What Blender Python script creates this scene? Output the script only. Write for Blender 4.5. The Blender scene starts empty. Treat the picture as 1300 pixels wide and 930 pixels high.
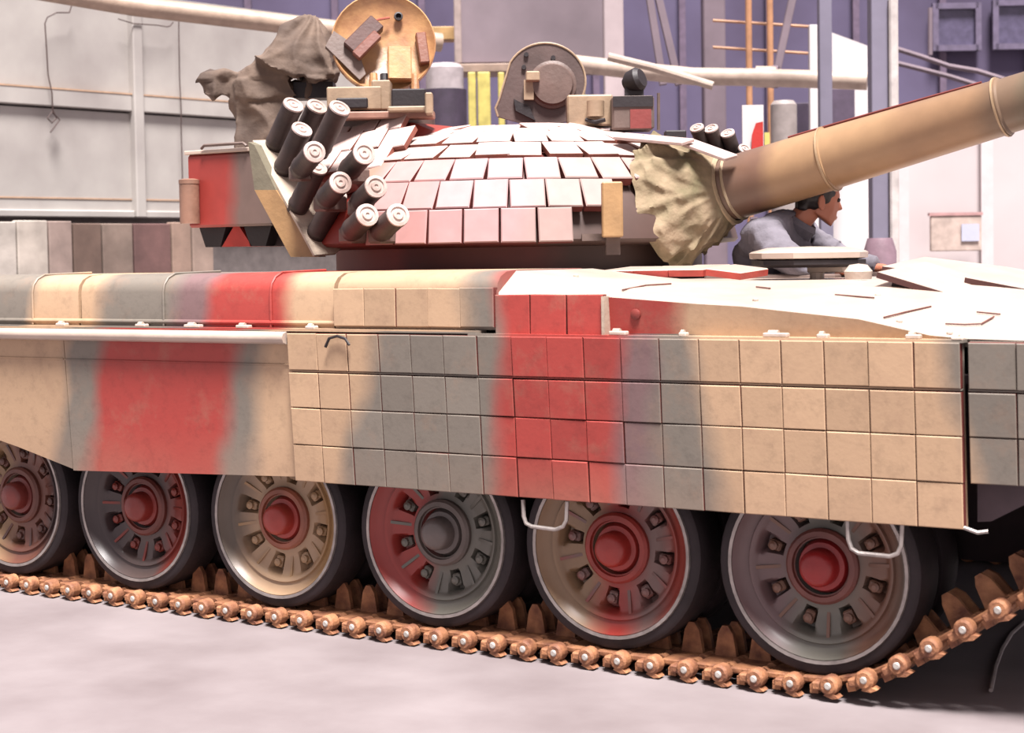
import bpy, bmesh, math, random
from mathutils import Vector, Matrix, noise
random.seed(7)
D = bpy.data
SC = bpy.context.scene
COL = SC.collection
V = Vector
def rad(a): return math.radians(a)

# ------------------------------------------------------------------ camera
FPX, PV = 2174.2172, 420.0
CAM = V((3.6625, -7.1736, 1.55))
_y, _p, _r = rad(32.449), rad(2.502), rad(-0.903)
FW = V((-math.sin(_y)*math.cos(_p), math.cos(_y)*math.cos(_p), -math.sin(_p)))
_R = V((math.cos(_y), math.sin(_y), 0)); _U = _R.cross(FW)
RT = _R*math.cos(_r) + _U*math.sin(_r)
UP = -_R*math.sin(_r) + _U*math.cos(_r)
cd = D.cameras.new('camera'); cam = D.objects.new('camera', cd); COL.objects.link(cam)
cam.matrix_world = Matrix((( RT.x, UP.x, -FW.x, CAM.x), (RT.y, UP.y, -FW.y, CAM.y), (RT.z, UP.z, -FW.z, CAM.z), (0, 0, 0, 1)))
cd.sensor_width = 36; cd.sensor_fit = 'HORIZONTAL'; cd.lens = FPX*36/1300
cd.shift_y = (PV-465)/1300; cd.clip_end = 300
cd.dof.use_dof = True; cd.dof.focus_distance = 7.5; cd.dof.aperture_fstop = 4.0
SC.camera = cam

# ------------------------------------------------------------------ light
SC.view_settings.view_transform = 'Standard'; SC.view_settings.look = 'None'
SC.view_settings.gamma = 1; SC.view_settings.use_curve_mapping = False
SC.view_settings.exposure = 1.0
w = D.worlds.new('overcast_sky'); SC.world = w; w.use_nodes = True
bg = w.node_tree.nodes['Background']; bg.inputs[0].default_value = (1.0, 0.90, 0.95, 1); bg.inputs[1].default_value = 0.34
sl = D.lights.new('sun', 'SUN'); sl.energy = 7.2; sl.angle = rad(16); sl.color = (1.0, 0.95, 0.93)
so = D.objects.new('sun', sl); COL.objects.link(so)
so.rotation_euler = V((0.30, -0.29, 1.0)).to_track_quat('Z', 'Y').to_euler()

# measuring helpers: a point of the place from where it is seen and how far away it is
def ray(u, v): return FW + RT*((u-650)/FPX) + UP*((PV-v)/FPX)
def at(u, v, d): return CAM + ray(u, v)*d
def onp(u, v, P, n):
    r = ray(u, v); return CAM + r*((P-CAM).dot(n)/r.dot(n))
def ony(u, v, y): return onp(u, v, V((0, y, 0)), V((0, 1, 0)))

# ------------------------------------------------------------------ materials
def lin(c):
    return tuple(.6*(x/12.92 if x <= .04045 else ((x+.055)/1.055)**2.4) for x in [q/255 for q in c]) + (1,)
MATS = {}
def nodes(m):
    m.use_nodes = True
    nt = m.node_tree; b = nt.nodes['Principled BSDF']
    return nt, b, nt.nodes.new, nt.links.new
def mat(name, c, rough=.6, metal=0, var=.12, scale=9, bump=.15, spec=.5, c2=None, coat=0):
    """painted or raw surface: base colour with patchy wear noise and a fine bump"""
    if name in MATS: return MATS[name]
    m = D.materials.new(name); nt, b, N, L = nodes(m)
    g = N('ShaderNodeNewGeometry')
    n = N('ShaderNodeTexNoise'); n.inputs['Scale'].default_value = scale; n.inputs['Detail'].default_value = 6
    L(g.outputs['Position'], n.inputs['Vector'])
    r = N('ShaderNodeValToRGB')
    base = V(lin(c)[:3]); dark = V(lin(c2)[:3]) if c2 else base*(1-var*2.2); lite = base*(1+var)
    r.color_ramp.elements[0].position = .3; r.color_ramp.elements[0].color = (*dark, 1)
    r.color_ramp.elements[1].position = .7; r.color_ramp.elements[1].color = (*[min(x, .95) for x in lite], 1)
    L(n.outputs['Fac'], r.inputs['Fac']); L(r.outputs['Color'], b.inputs['Base Color'])
    b.inputs['Roughness'].default_value = rough; b.inputs['Metallic'].default_value = metal
    b.inputs['Specular IOR Level'].default_value = spec
    if coat: b.inputs['Coat Weight'].default_value = coat; b.inputs['Coat Roughness'].default_value = .35
    if bump:
        n2 = N('ShaderNodeTexNoise'); n2.inputs['Scale'].default_value = scale*6; n2.inputs['Detail'].default_value = 4
        L(g.outputs['Position'], n2.inputs['Vector'])
        bp = N('ShaderNodeBump'); bp.inputs['Strength'].default_value = bump; bp.inputs['Distance'].default_value = .01
        L(n2.outputs['Fac'], bp.inputs['Height']); L(bp.outputs['Normal'], b.inputs['Normal'])
    MATS[name] = m; return m

TAN, RED, GRN, PUR = (216, 180, 145), (188, 70, 62), (140, 131, 120), (140, 110, 110)
def ramp(N, stops, lo, hi):
    r = N('ShaderNodeValToRGB'); e = r.color_ramp.elements
    pts = []
    for i, (x, c) in enumerate(stops):         # (start x, colour): soft edge of about 6 cm between fields
        if i: pts.append((x-.05, stops[i-1][1])); pts.append((x+.05, c))
    pts = [(stops[0][0], stops[0][1])] + pts
    e[0].position = (pts[0][0]-lo)/(hi-lo); e[0].color = lin(pts[0][1])
    e[1].position = (pts[1][0]-lo)/(hi-lo); e[1].color = lin(pts[1][1])
    for x, c in pts[2:]:
        k = e.new((x-lo)/(hi-lo)); k.color = lin(c)
    return r
def camo():
    """three colour sprayed camouflage running along the vehicle; separate fields on skirt and on fender side"""
    m = D.materials.new('camouflage_paint'); nt, b, N, L = nodes(m)
    g = N('ShaderNodeNewGeometry'); s = N('ShaderNodeSeparateXYZ'); L(g.outputs['Position'], s.inputs[0])
    n = N('ShaderNodeTexNoise'); n.inputs['Scale'].default_value = 2.2; n.inputs['Detail'].default_value = 3
    L(g.outputs['Position'], n.inputs['Vector'])
    def math_(op, a, c):
        q = N('ShaderNodeMath'); q.operation = op
        for i, x in enumerate((a, c)):
            if isinstance(x, (int, float)): q.inputs[i].default_value = x
            else: L(x, q.inputs[i])
        return q.outputs[0]
    wob = math_('MULTIPLY', math_('SUBTRACT', n.outputs['Fac'], .5), .28)
    zz = math_('SUBTRACT', s.outputs['Z'], .95)
    slope = math_('MINIMUM', .28, math_('SUBTRACT', .14, math_('MULTIPLY', s.outputs['X'], .25)))
    xl = math_('SUBTRACT', math_('ADD', s.outputs['X'], wob), math_('MULTIPLY', zz, slope))
    lo, hi = -3.4, 2.8
    fl = math_('DIVIDE', math_('SUBTRACT', xl, lo), hi-lo)
    fu = math_('DIVIDE', math_('SUBTRACT', math_('ADD', s.outputs['X'], wob), lo), hi-lo)
    r1 = ramp(N, [(-3.3, TAN), (-2.17, GRN), (-1.95, RED), (-1.18, GRN), (-1.03, TAN), (-.5, GRN), (.15, RED), (.69, PUR), (.84, GRN), (1.03, TAN), (1.955, GRN)], lo, hi)
    r2 = ramp(N, [(-3.3, GRN), (-2.38, TAN), (-1.92, GRN), (-1.5, PUR), (-1.27, RED), (-.84, TAN), (.03, GRN), (.17, RED), (.93, TAN), (2.2, GRN)], lo, hi)
    L(fl, r1.inputs[0]); L(fu, r2.inputs[0])
    mx = N('ShaderNodeMix'); mx.data_type = 'RGBA'
    L(math_('GREATER_THAN', s.outputs['Z'], 1.266), mx.inputs[0]); L(r1.outputs[0], mx.inputs[6]); L(r2.outputs[0], mx.inputs[7])
    # dry mud and scuffs
    n2 = N('ShaderNodeTexNoise'); n2.inputs['Scale'].default_value = 5; n2.inputs['Detail'].default_value = 8; n2.inputs['Roughness'].default_value = .7
    L(g.outputs['Position'], n2.inputs['Vector'])
    rr = N('ShaderNodeValToRGB'); rr.color_ramp.elements[0].position = .52; rr.color_ramp.elements[0].color = (0, 0, 0, 1)
    rr.color_ramp.elements[1].position = .8; rr.color_ramp.elements[1].color = (.55, .55, .55, 1)
    L(n2.outputs['Fac'], rr.inputs[0])
    low = N('ShaderNodeMapRange'); low.inputs[1].default_value = .66; low.inputs[2].default_value = .84; low.inputs[3].default_value = .5; low.inputs[4].default_value = 0
    L(s.outputs['Z'], low.inputs[0])
    n3 = N('ShaderNodeTexNoise'); n3.inputs['Scale'].default_value = 3.1; L(g.outputs['Position'], n3.inputs['Vector'])
    mud = math_('MAXIMUM', math_('MULTIPLY', rr.outputs[0], .95), math_('MULTIPLY', low.outputs[0], n3.outputs['Fac']))
    m2 = N('ShaderNodeMix'); m2.data_type = 'RGBA'; L(mud, m2.inputs[0]); L(mx.outputs[2], m2.inputs[6]); m2.inputs[7].default_value = lin((176, 140, 116))
    oi = N('ShaderNodeObjectInfo'); rv = N('ShaderNodeMapRange'); rv.inputs[3].default_value = .86; rv.inputs[4].default_value = 1.06; L(oi.outputs['Random'], rv.inputs[0])
    n5 = N('ShaderNodeTexNoise'); n5.inputs['Scale'].default_value = 17; n5.inputs['Detail'].default_value = 7; n5.inputs['Roughness'].default_value = .75; L(g.outputs['Position'], n5.inputs['Vector'])
    gr = N('ShaderNodeMapRange'); gr.inputs[1].default_value = .34; gr.inputs[2].default_value = .5; gr.inputs[3].default_value = .84; gr.inputs[4].default_value = 1; L(n5.outputs['Fac'], gr.inputs[0])
    m3 = N('ShaderNodeVectorMath'); m3.operation = 'SCALE'; L(m2.outputs[2], m3.inputs[0]); L(math_('MULTIPLY', rv.outputs[0], gr.outputs[0]), m3.inputs['Scale'])
    L(m3.outputs[0], b.inputs['Base Color'])
    b.inputs['Roughness'].default_value = .55; b.inputs['Specular IOR Level'].default_value = .5
    bp = N('ShaderNodeBump'); bp.inputs['Strength'].default_value = .05; bp.inputs['Distance'].default_value = .01
    n4 = N('ShaderNodeTexNoise'); n4.inputs['Scale'].default_value = 60; L(g.outputs['Position'], n4.inputs['Vector'])
    L(n4.outputs['Fac'], bp.inputs['Height']); L(bp.outputs['Normal'], b.inputs['Normal'])
    return m
M_CAMO = camo()
def xmat(name, stops, lo, hi, rough=.5, coord='Position', axis='X'):
    """sprayed colour fields along one axis"""
    m = D.materials.new(name); nt, b, N, L = nodes(m)
    if coord == 'Position': g = N('ShaderNodeNewGeometry'); o = g.outputs['Position']
    else: g = N('ShaderNodeTexCoord'); o = g.outputs['Object']
    n = N('ShaderNodeTexNoise'); n.inputs['Scale'].default_value = 4; n.inputs['Detail'].default_value = 4; L(o, n.inputs['Vector'])
    s = N('ShaderNodeSeparateXYZ'); L(o, s.inputs[0])
    a = N('ShaderNodeMath'); a.operation = 'MULTIPLY_ADD'; L(n.outputs['Fac'], a.inputs[0]); a.inputs[1].default_value = .12; L(s.outputs[axis], a.inputs[2])
    q = N('ShaderNodeMapRange'); q.inputs[1].default_value = lo+.06; q.inputs[2].default_value = hi+.06; L(a.outputs[0], q.inputs[0])
    r = ramp(N, stops, lo, hi); L(q.outputs[0], r.inputs[0])
    n2 = N('ShaderNodeTexNoise'); n2.inputs['Scale'].default_value = 14; n2.inputs['Detail'].default_value = 6; L(o, n2.inputs['Vector'])
    k = N('ShaderNodeMix'); k.data_type = 'RGBA'; k.blend_type = 'MULTIPLY'; k.inputs[0].default_value = .35
    L(r.outputs[0], k.inputs[6]); L(n2.outputs['Color'], k.inputs[7])
    h = N('ShaderNodeRGBToBW'); L(n2.outputs['Color'], h.inputs[0]); L(h.outputs[0], k.inputs[7])
    L(k.outputs[2], b.inputs['Base Color']); b.inputs['Roughness'].default_value = rough
    return m

M_TBRICK = xmat('turret_brick_paint', [(-2.2, (196, 148, 128)), (-.98, (222, 166, 162)), (-.62, (216, 172, 172)), (-.22, (200, 170, 163)), (.4, (198, 170, 160))], -2.2, 1.0, rough=.75)
M_TBRICK2 = mat('turret_roof_brick_paint', (218, 190, 182), rough=.5, var=.06)
M_OXIDE = mat('red_oxide_edge', (122, 44, 36), rough=.7)
M_TURRET = xmat('turret_paint_and_shade', [(-2.2, (120, 108, 92)), (-1.7, (165, 60, 48)), (-.9, (120, 52, 44)), (-.25, (96, 70, 62)), (.3, (96, 80, 66))], -2.2, 1.0, rough=.55)  # front stops darkened: shade of the recess beside the gun put into colour
M_DECK = mat('deck_paint_toplit', (222, 200, 184), rough=.34, var=.07, scale=5, coat=.5)  # paler than the camouflage: bright top light partly put into the colour
M_DARK = mat('hull_shade_tone', (50, 32, 36), rough=.8)  # shade behind the wheels and under the turret put into this colour
M_RUBBER = mat('tyre_rubber', (54, 42, 46), rough=.75, var=.2)
M_STEEL = mat('worn_bright_steel', (200, 190, 185), rough=.35, metal=.6, var=.15, scale=20)
M_RUST = mat('rusty_track_steel', (190, 132, 92), rough=.7, var=.25, scale=16, c2=(120, 70, 50), bump=.4)
M_PIN = mat('polished_pin_end', (222, 214, 206), rough=.4, metal=.3)
M_TAN = mat('tan_paint', (190, 150, 104), rough=.5)
M_GOLD = mat('hatch_lining_paint', (214, 164, 110), rough=.4, var=.12, c2=(172, 120, 82), coat=.4)
M_GREY = mat('grey_brown_paint', (122, 102, 94), rough=.55)
M_BLACK = mat('black_paint', (40, 30, 34), rough=.6)
M_TUBE = mat('launcher_tube_paint', (70, 54, 49), rough=.55, var=.3, c2=(46, 34, 34))
M_CAP = mat('launcher_cap_paint', (226, 204, 196), rough=.4, var=.1, c2=(170, 146, 136))
M_REDP = mat('red_paint', (200, 58, 46), rough=.5)
M_CANVAS = mat('mantlet_canvas', (164, 142, 116), rough=.9, var=.22, scale=7, c2=(116, 106, 76), bump=.5)
M_TARP = mat('brown_tarpaulin', (122, 102, 88), rough=.85, var=.2, scale=5, c2=(80, 64, 56), bump=.4)
M_BARREL = None
M_CLOTH = mat('blue_grey_cloth', (130, 124, 134), rough=.9, var=.15, scale=8, bump=.4)
M_SKIN = mat('skin', (204, 128, 100), rough=.5, var=.05)
M_HAIR = mat('black_hair', (34, 26, 28), rough=.5)
M_TROUS = mat('dark_trousers', (50, 50, 66), rough=.9)

# ------------------------------------------------------------------ mesh tools
class MB:
    def __init__(s): s.v = []; s.f = []; s.m = []
    def add(s, vs, fs, mi=0):
        o = len(s.v); s.v += [V(p) for p in vs]
        for i, f in enumerate(fs):
            s.f.append(tuple(o+k for k in f)); s.m.append(mi if isinstance(mi, int) else mi[i])
        return s
    def box(s, c, d, X=V((1, 0, 0)), Y=V((0, 1, 0)), Z=V((0, 0, 1)), mi=0, ch=0):
        """box of size d about c; ch chamfers its eight upright and flat rims"""
        c = V(c); hx, hy, hz = d[0]/2, d[1]/2, d[2]/2
        if ch <= 0:
            vs = [c+X*(a*hx)+Y*(b*hy)+Z*(e*hz) for e in (-1, 1) for a, b in ((-1, -1), (1, -1), (1, 1), (-1, 1))]
            return s.add(vs, [(3, 2, 1, 0), (4, 5, 6, 7), (0, 1, 5, 4), (1, 2, 6, 5), (2, 3, 7, 6), (3, 0, 4, 7)], mi)
        vs = []
        for e, k in ((-1, ch), (-1, 0), (1, 0), (1, ch)):
            zz = e*hz if k else e*(hz-ch)
            x, y = hx-k, hy-k
            for a, b in ((-x+ch*(k == 0), -y), (x-ch*(k == 0), -y), (x, -y+ch*(k == 0)), (x, y-ch*(k == 0)), (x-ch*(k == 0), y), (-x+ch*(k == 0), y), (-x, y-ch*(k == 0)), (-x, -y+ch*(k == 0))):
                vs.append(c+X*a+Y*b+Z*zz)
        fs = [tuple(range(7, -1, -1)), tuple(range(24, 32))]
        for l in range(3):
            for i in range(8): fs.append((l*8+i, l*8+(i+1) % 8, l*8+8+(i+1) % 8, l*8+8+i))
        return s.add(vs, fs, mi)
    def lathe(s, prof, o=V((0, 0, 0)), ax=V((0, 0, 1)), n=24, mi=0, a0=0, cap0=True, cap1=True):
        """prof = (radius, distance along the axis[, material])"""
        o = V(o); ax = V(ax).normalized(); t = ax.orthogonal().normalized(); b = ax.cross(t)
        rows = []; vs = []; fs = []; ms = []
        for p in prof:
            rows.append(len(vs))
            for i in range(n):
                a = a0+2*math.pi*i/n; vs.append(o+ax*p[1]+(t*math.cos(a)+b*math.sin(a))*max(p[0], 1e-5))
        for j in range(len(prof)-1):
            mm = prof[j+1][2] if len(prof[j+1]) > 2 else mi
            for i in range(n):
                k = (i+1) % n; fs.append((rows[j]+i, rows[j]+k, rows[j+1]+k, rows[j+1]+i)); ms.append(mm)
        if cap0 and prof[0][0] > 1e-4: fs.append(tuple(rows[0]+i for i in range(n-1, -1, -1))); ms.append(mi)
        if cap1 and prof[-1][0] > 1e-4: fs.append(tuple(rows[-1]+i for i in range(n))); ms.append(prof[-1][2] if len(prof[-1]) > 2 else mi)
        return s.add(vs, fs, ms)
    def cyl(s, p0, p1, r0, r1=None, n=12, mi=0):
        p0, p1 = V(p0), V(p1); r1 = r0 if r1 is None else r1
        return s.lathe([(r0, 0), (r1, (p1-p0).length)], p0, p1-p0, n, mi)
    def tube(s, pts, r, n=8, mi=0):
        pts = [V(p) for p in pts]; vs = []; fs = []; prev = None
        for i, p in enumerate(pts):
            t = ((pts[min(i+1, len(pts)-1)]-pts[max(i-1, 0)])).normalized()
            x = (prev-t*prev.dot(t)).normalized() if prev else t.orthogonal().normalized()
            prev = x; y = t.cross(x); rr = r[i] if isinstance(r, (list, tuple)) else r
            for k in range(n):
                a = 2*math.pi*k/n; vs.append(p+(x*math.cos(a)+y*math.sin(a))*rr)
        for i in range(len(pts)-1):
            for k in range(n):
                j = (k+1) % n; fs.append((i*n+k, i*n+j, i*n+n+j, i*n+n+k))
        fs.append(tuple(range(n-1, -1, -1))); fs.append(tuple((len(pts)-1)*n+k for k in range(n)))
        return s.add(vs, fs, mi)
    def prism(s, poly, o, X, Y, h, mi=0, mside=None):
        """polygon in the X/Y frame at o, pushed h along X x Y"""
        o = V(o); X = V(X); Y = V(Y); Z = X.cross(Y).normalized(); n = len(poly)
        vs = [o+X*a+Y*b for a, b in poly] + [o+X*a+Y*b+Z*h for a, b in poly]
        fs = [tuple(range(n-1, -1, -1)), tuple(range(n, 2*n))] + [(i, (i+1) % n, n+(i+1) % n, n+i) for i in range(n)]
        return s.add(vs, fs, [mi, mi]+[mi if mside is None else mside]*n)
    def mesh(s, name, mats, smooth=35):
        me = D.meshes.new(name); me.from_pydata([tuple(p) for p in s.v], [], s.f)
        for m in (mats if isinstance(mats, (list, tuple)) else [mats]): me.materials.append(m)
        me.polygons.foreach_set('material_index', s.m)
        bm = bmesh.new(); bm.from_mesh(me); bmesh.ops.recalc_face_normals(bm, faces=bm.faces); bm.to_mesh(me); bm.free()
        if smooth: me.shade_smooth(); me.set_sharp_from_angle(angle=rad(smooth))
        me.update(); return me
    def build(s, name, mats, parent=None, loc=None, smooth=35):
        """one mesh object; with loc the collected world points are taken relative to it"""
        if loc is not None: l = V(loc); s.v = [p-l for p in s.v]
        o = put(name, s.mesh(name, mats, smooth), parent)
        if loc is not None: o.location = l-(V(parent['_w']) if parent is not None and '_w' in parent else V((0, 0, 0)))
        return o
def put(name, me, parent=None, mw=None):
    o = D.objects.new(name, me); COL.objects.link(o)
    if parent is not None: o.parent = parent
    if mw is not None: o.matrix_local = mw
    return o
def tag(o, label, cat, group=None):
    o['label'] = label; o['category'] = cat
    if group: o['group'] = group
    return o
def empty(name, loc=(0, 0, 0)):
    o = D.objects.new(name, None); COL.objects.link(o); o.location = loc; o.empty_display_size = .1; return o
def struct(o): o['kind'] = 'structure'; return o
def frame(o, X, Y, Z): return Matrix(((X.x, Y.x, Z.x, o.x), (X.y, Y.y, Z.y, o.y), (X.z, Y.z, Z.z, o.z), (0, 0, 0, 1)))
def hullmesh(sets, vox=.02, smooth=6, lump=0, lscale=4, ridge=0, name='blob', mats=None, stretch=(1, 1, 1)):
    """convex lumps fused by a voxel remesh, smoothed, then creased with noise"""
    bm = bmesh.new()
    for pts in sets:
        vs = [bm.verts.new(p) for p in pts]
        r = bmesh.ops.convex_hull(bm, input=vs)
        bmesh.ops.delete(bm, geom=list({e for e in r['geom_interior']+r['geom_unused'] if isinstance(e, bmesh.types.BMVert)}), context='VERTS')
    me = D.meshes.new(name); bm.to_mesh(me); bm.free()
    o = D.objects.new(name, me); COL.objects.link(o)
    k = o.modifiers.new('r', 'REMESH'); k.mode = 'VOXEL'; k.voxel_size = vox
    k = o.modifiers.new('s', 'SMOOTH'); k.iterations = smooth; k.factor = .5
    dg = bpy.context.evaluated_depsgraph_get(); m2 = D.meshes.new_from_object(o.evaluated_get(dg)); D.objects.remove(o); D.meshes.remove(me)
    m2.name = name
    if lump or ridge:
        nn = [v.normal.copy() for v in m2.vertices]
        for v, q in zip(m2.vertices, nn):
            p = V((v.co.x*stretch[0], v.co.y*stretch[1], v.co.z*stretch[2]))*lscale
            a = noise.fractal(p, 1, 2, 3)
            b = 1-abs(noise.noise(p*1.7+V((3, 1, 7))))*2
            v.co += q*(a*lump+b*ridge)
    m2.materials.clear()
    for x in (mats if isinstance(mats, (list, tuple)) else [mats]): m2.materials.append(x)
    m2.shade_smooth(); m2.update(); return m2
def ball(c, r, n=8, k=6, sc=(1, 1, 1), X=V((1, 0, 0)), Y=V((0, 1, 0)), Z=V((0, 0, 1))):
    c = V(c); out = []
    for i in range(k+1):
        t = math.pi*i/k
        for j in range(n):
            a = 2*math.pi*j/n; out.append(c+X*(r*sc[0]*math.sin(t)*math.cos(a))+Y*(r*sc[1]*math.sin(t)*math.sin(a))+Z*(r*sc[2]*math.cos(t)))
    return out

# ================================================================== THE SETTING
M_FLOOR = mat('concrete_floor', (146, 136, 137), rough=.75, var=.1, scale=1.6, c2=(126, 114, 115), bump=.2)
fl = MB(); fl.box((-4, 6, -.1), (70, 60, .2)); struct(fl.build('floor', M_FLOOR, smooth=0))
M_BACK = mat('far_hall_haze_tone', (108, 99, 130), rough=.9, var=.14, scale=.5, c2=(84, 72, 98), bump=0)  # the hall's dimness and haze are put into the wall colour
bx = V((_R.x, _R.y, 0)); by = V((-_R.y, _R.x, 0)); ZZ = V((0, 0, 1))
cb = at(650, 300, 27); cb.z = 0
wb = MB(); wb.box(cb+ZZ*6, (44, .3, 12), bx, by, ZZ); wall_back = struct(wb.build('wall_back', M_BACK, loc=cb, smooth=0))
wall_back['_w'] = tuple(cb)
for i in range(-9, 13):                                   # cladding ribs
    p = MB(); p.box(cb+bx*(i*1.35)-by*.2+ZZ*6, (.1, .1, 12), bx, by, ZZ)
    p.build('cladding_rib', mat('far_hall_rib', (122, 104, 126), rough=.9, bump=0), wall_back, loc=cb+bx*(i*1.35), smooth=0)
def on_back(u, v, off=.22):
    return onp(u, v, cb-by*off, by)
for (u0, v0, u1, v1) in ((1186, 8, 1240, 62), (1262, 4, 1312, 60)):   # framed openings high on the far wall
    a, b = on_back(u0, v1), on_back(u1, v0); c = (a+b)/2; wd = (b-a).dot(bx); ht = b.z-a.z
    q = MB(); q.box(c, (wd, .08, ht), bx, by, ZZ); wn = struct(q.build('window_1' if u0 < 1200 else 'window_2', mat('far_glass', (106, 98, 126), rough=.3, bump=0), smooth=0))  # glass toned close to the wall around it
    fr = MB()
    for sx in (-1, 1): fr.box(c+bx*(sx*wd/2)-by*.06, (.09, .1, ht+.09), bx, by, ZZ)
    for sz in (-1, 1): fr.box(c+ZZ*(sz*ht/2)-by*.06, (wd, .1, .09), bx, by, ZZ)
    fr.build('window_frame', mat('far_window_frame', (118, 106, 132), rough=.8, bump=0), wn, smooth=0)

# left wall: pale steel plating running away from the tank
hy_ = V((.139, .990, 0)).normalized(); hx_ = V((hy_.y, -hy_.x, 0))
W0 = at(0, 300, 16); W0.z = 0
def onw(u, v, off=0): return onp(u, v, W0+hx_*off, hx_)
M_WALL = mat('pale_steel_plating', (206, 200, 194), rough=.55, var=.07, scale=1.2, c2=(176, 168, 164), bump=.05)
M_WALLD = mat('plating_shadow_gap', (110, 92, 92), rough=.8)
M_ORG = mat('faded_orange_line', (214, 178, 150), rough=.7)
zb_, zm0, zm1, zt_ = onw(0, 275).z, onw(0, 131).z, onw(0, 108).z, onw(0, -30).z
tpost = (onw(172, 200)-W0).dot(hy_)
q = MB(); q.box(W0-hx_*.16+hy_*1.2+ZZ*(zt_/2), (.2, 8.4, zt_), hx_, hy_, ZZ); wall_left = struct(q.build('wall_left', mat('wall_core', (120, 110, 108), rough=.8), loc=W0, smooth=0))
wall_left['_w'] = tuple(W0)
def wallpart(name, t0, t1, z0, z1, out, th, m, ch=0):
    b = MB(); c = W0+hy_*((t0+t1)/2)+ZZ*((z0+z1)/2)+hx_*(out-th/2); b.box(c, (th, t1-t0, z1-z0), hx_, hy_, ZZ, ch=ch)
    return b.build(name, m, wall_left, loc=c, smooth=25)
for (t0, t1) in ((-3, tpost-.06), (tpost+.06, 5.4)):
    wallpart('steel_plate', t0, t1, zb_+.06, zm0-.02, .0, .06, M_WALL)
    wallpart('steel_plate', t0, t1, zm1+.01, zt_, .0, .06, M_WALL)
    wallpart('ledge', t0, t1, zm0, zm1, .05, .11, M_WALL, .01)
    wallpart('bottom_rail', t0, t1, zb_, zb_+.07, .05, .11, M_WALL, .01)
    wallpart('painted_line', t0, t1, onw(0, 251).z, onw(0, 249).z, .006, .03, M_ORG)
    wallpart('painted_line', t0, t1, zm1-.005, zm1+.012, .054, .03, M_ORG)
wallpart('wall_post', tpost-.06, tpost+.06, zb_, zt_, .09, .2, M_WALL, .012)
# ledge underside gap strip and lower core are left in the shade of the ledge

# cables hanging on the left wall
M_WIRE = mat('dark_wire', (84, 62, 58), rough=.7)
def wirething(name, pts, r, label, m=M_WIRE, cat='cable', n=6, grp=None):
    o = MB().tube(pts, r, n).build(name, m, loc=pts[-1]); return tag(o, label, cat, grp)
wirething('hanging_cable', [onw(u, v, .1) for u, v in ((92, 4), (88, 16), (72, 16), (60, 22), (57, 30), (59, 60), (61, 95), (66, 118), (67, 140), (72, 150), (66, 156), (60, 150), (66, 142), (76, 152), (64, 168))], .007, 'dark cable with a tangled end hanging on the pale wall, left of the wall post')
wirething('hanging_cable', [onw(u, v, .1) for u, v in ((227, 12), (227, 40), (228, 100), (230, 140), (230, 165), (231, 200), (232, 240), (236, 268))], .006, 'thin dark cable hanging straight down the pale wall beside the red bin')
wirething('hanging_cable', [onw(u, v, .1) for u, v in ((150, 24), (170, 30), (200, 32), (212, 34), (216, 33), (220, 28))], .006, 'dark cable sagging sideways just under the overhead pipe')

# overhead pipe above the wall
o = MB().tube([at(40, -14, 14.6), at(170, 8, 14.8), at(340, 28, 15.1), at(470, 44, 15.4), at(560, 54, 15.6)], .085, 16).build('overhead_pipe', mat('tan_pipe_paint', (196, 170, 150), rough=.5), loc=at(340, 28, 15.1))
tag(o, 'large tan pipe running overhead along the top of the pale wall', 'pipe')

# boards standing upright in front of the left wall
bcols = [((206, 196, 186), 'whitish upright board, leftmost of the row under the pale wall'), ((214, 202, 190), 'pale board with thin cracks, second from the left under the wall'),
         ((182, 160, 150), 'pinkish tan upright board in the row under the pale wall'), ((132, 108, 96), 'dark brown upright board, left one of two dark boards under wall'),
         ((150, 130, 118), 'mid brown upright board below the wall post'), ((124, 90, 86), 'reddish brown upright board, darkest one near the red bin'),
         ((170, 142, 126), 'light brown upright board just left of the red bin'), ((176, 152, 138), 'narrow light board half behind the red bin')]
us = [-22, 18, 58, 89, 126, 166, 214, 240, 268]
for i, (c, lab) in enumerate(bcols):
    a, b = onw(us[i]+1, 300, .75), onw(us[i+1]-1, 300, .75)
    dz = random.uniform(-.02, .02); ztop = onp(100, 281, W0+hx_*.75, hx_).z+dz
    q = MB(); c0 = (a+b)/2; c0.z = 0; q.box(c0+ZZ*(ztop/2), (.09, (b-a).length, ztop), hx_, hy_, ZZ, ch=.008)
    o = q.build('upright_board', mat('board_%d' % i, c, rough=.8, var=.15, scale=4), loc=c0, smooth=25)
    o.rotation_euler = (0, 0, random.uniform(-.01, .01)); tag(o, lab, 'board', 'boards standing under the pale wall')

# ------------------------------------------------------------------ machinery and steelwork behind
def column(name, u0, u1, d, m, label, z0=0, z1=9, depth=None, yawoff=0, parts=None, cat='column'):
    a, b = at(u0, 200, d), at(u1, 200, d); wd = (b-a).length; c = (a+b)/2; c.z = 0
    th = depth or wd
    X = bx*math.cos(yawoff)+by*math.sin(yawoff); Y = -bx*math.sin(yawoff)+by*math.cos(yawoff)
    q = MB(); q.box(c+ZZ*((z0+z1)/2), (wd, th, z1-z0), X, Y, ZZ, ch=wd*.06)
    o = q.build(name, m, loc=c+ZZ*z0, smooth=25)
    if label: tag(o, label, cat)
    return o
def slab(name, u0, v0, u1, v1, d, th, m, parent=None, ch=.01, yaw=0):
    """upright box whose near face spans the given window at distance d"""
    a, b = at(u0, v1, d), at(u1, v0, d); c = (a+b)/2; wd = abs((b-a).dot(bx)); ht = abs(b.z-a.z)
    X = bx*math.cos(yaw)+by*math.sin(yaw); Y = -bx*math.sin(yaw)+by*math.cos(yaw)
    q = MB(); q.box(c+by*(th/2), (wd, th, ht), X, Y, ZZ, ch=ch)
    return q.build(name, m, parent, loc=c+by*(th/2)-ZZ*(ht/2), smooth=25)
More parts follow.
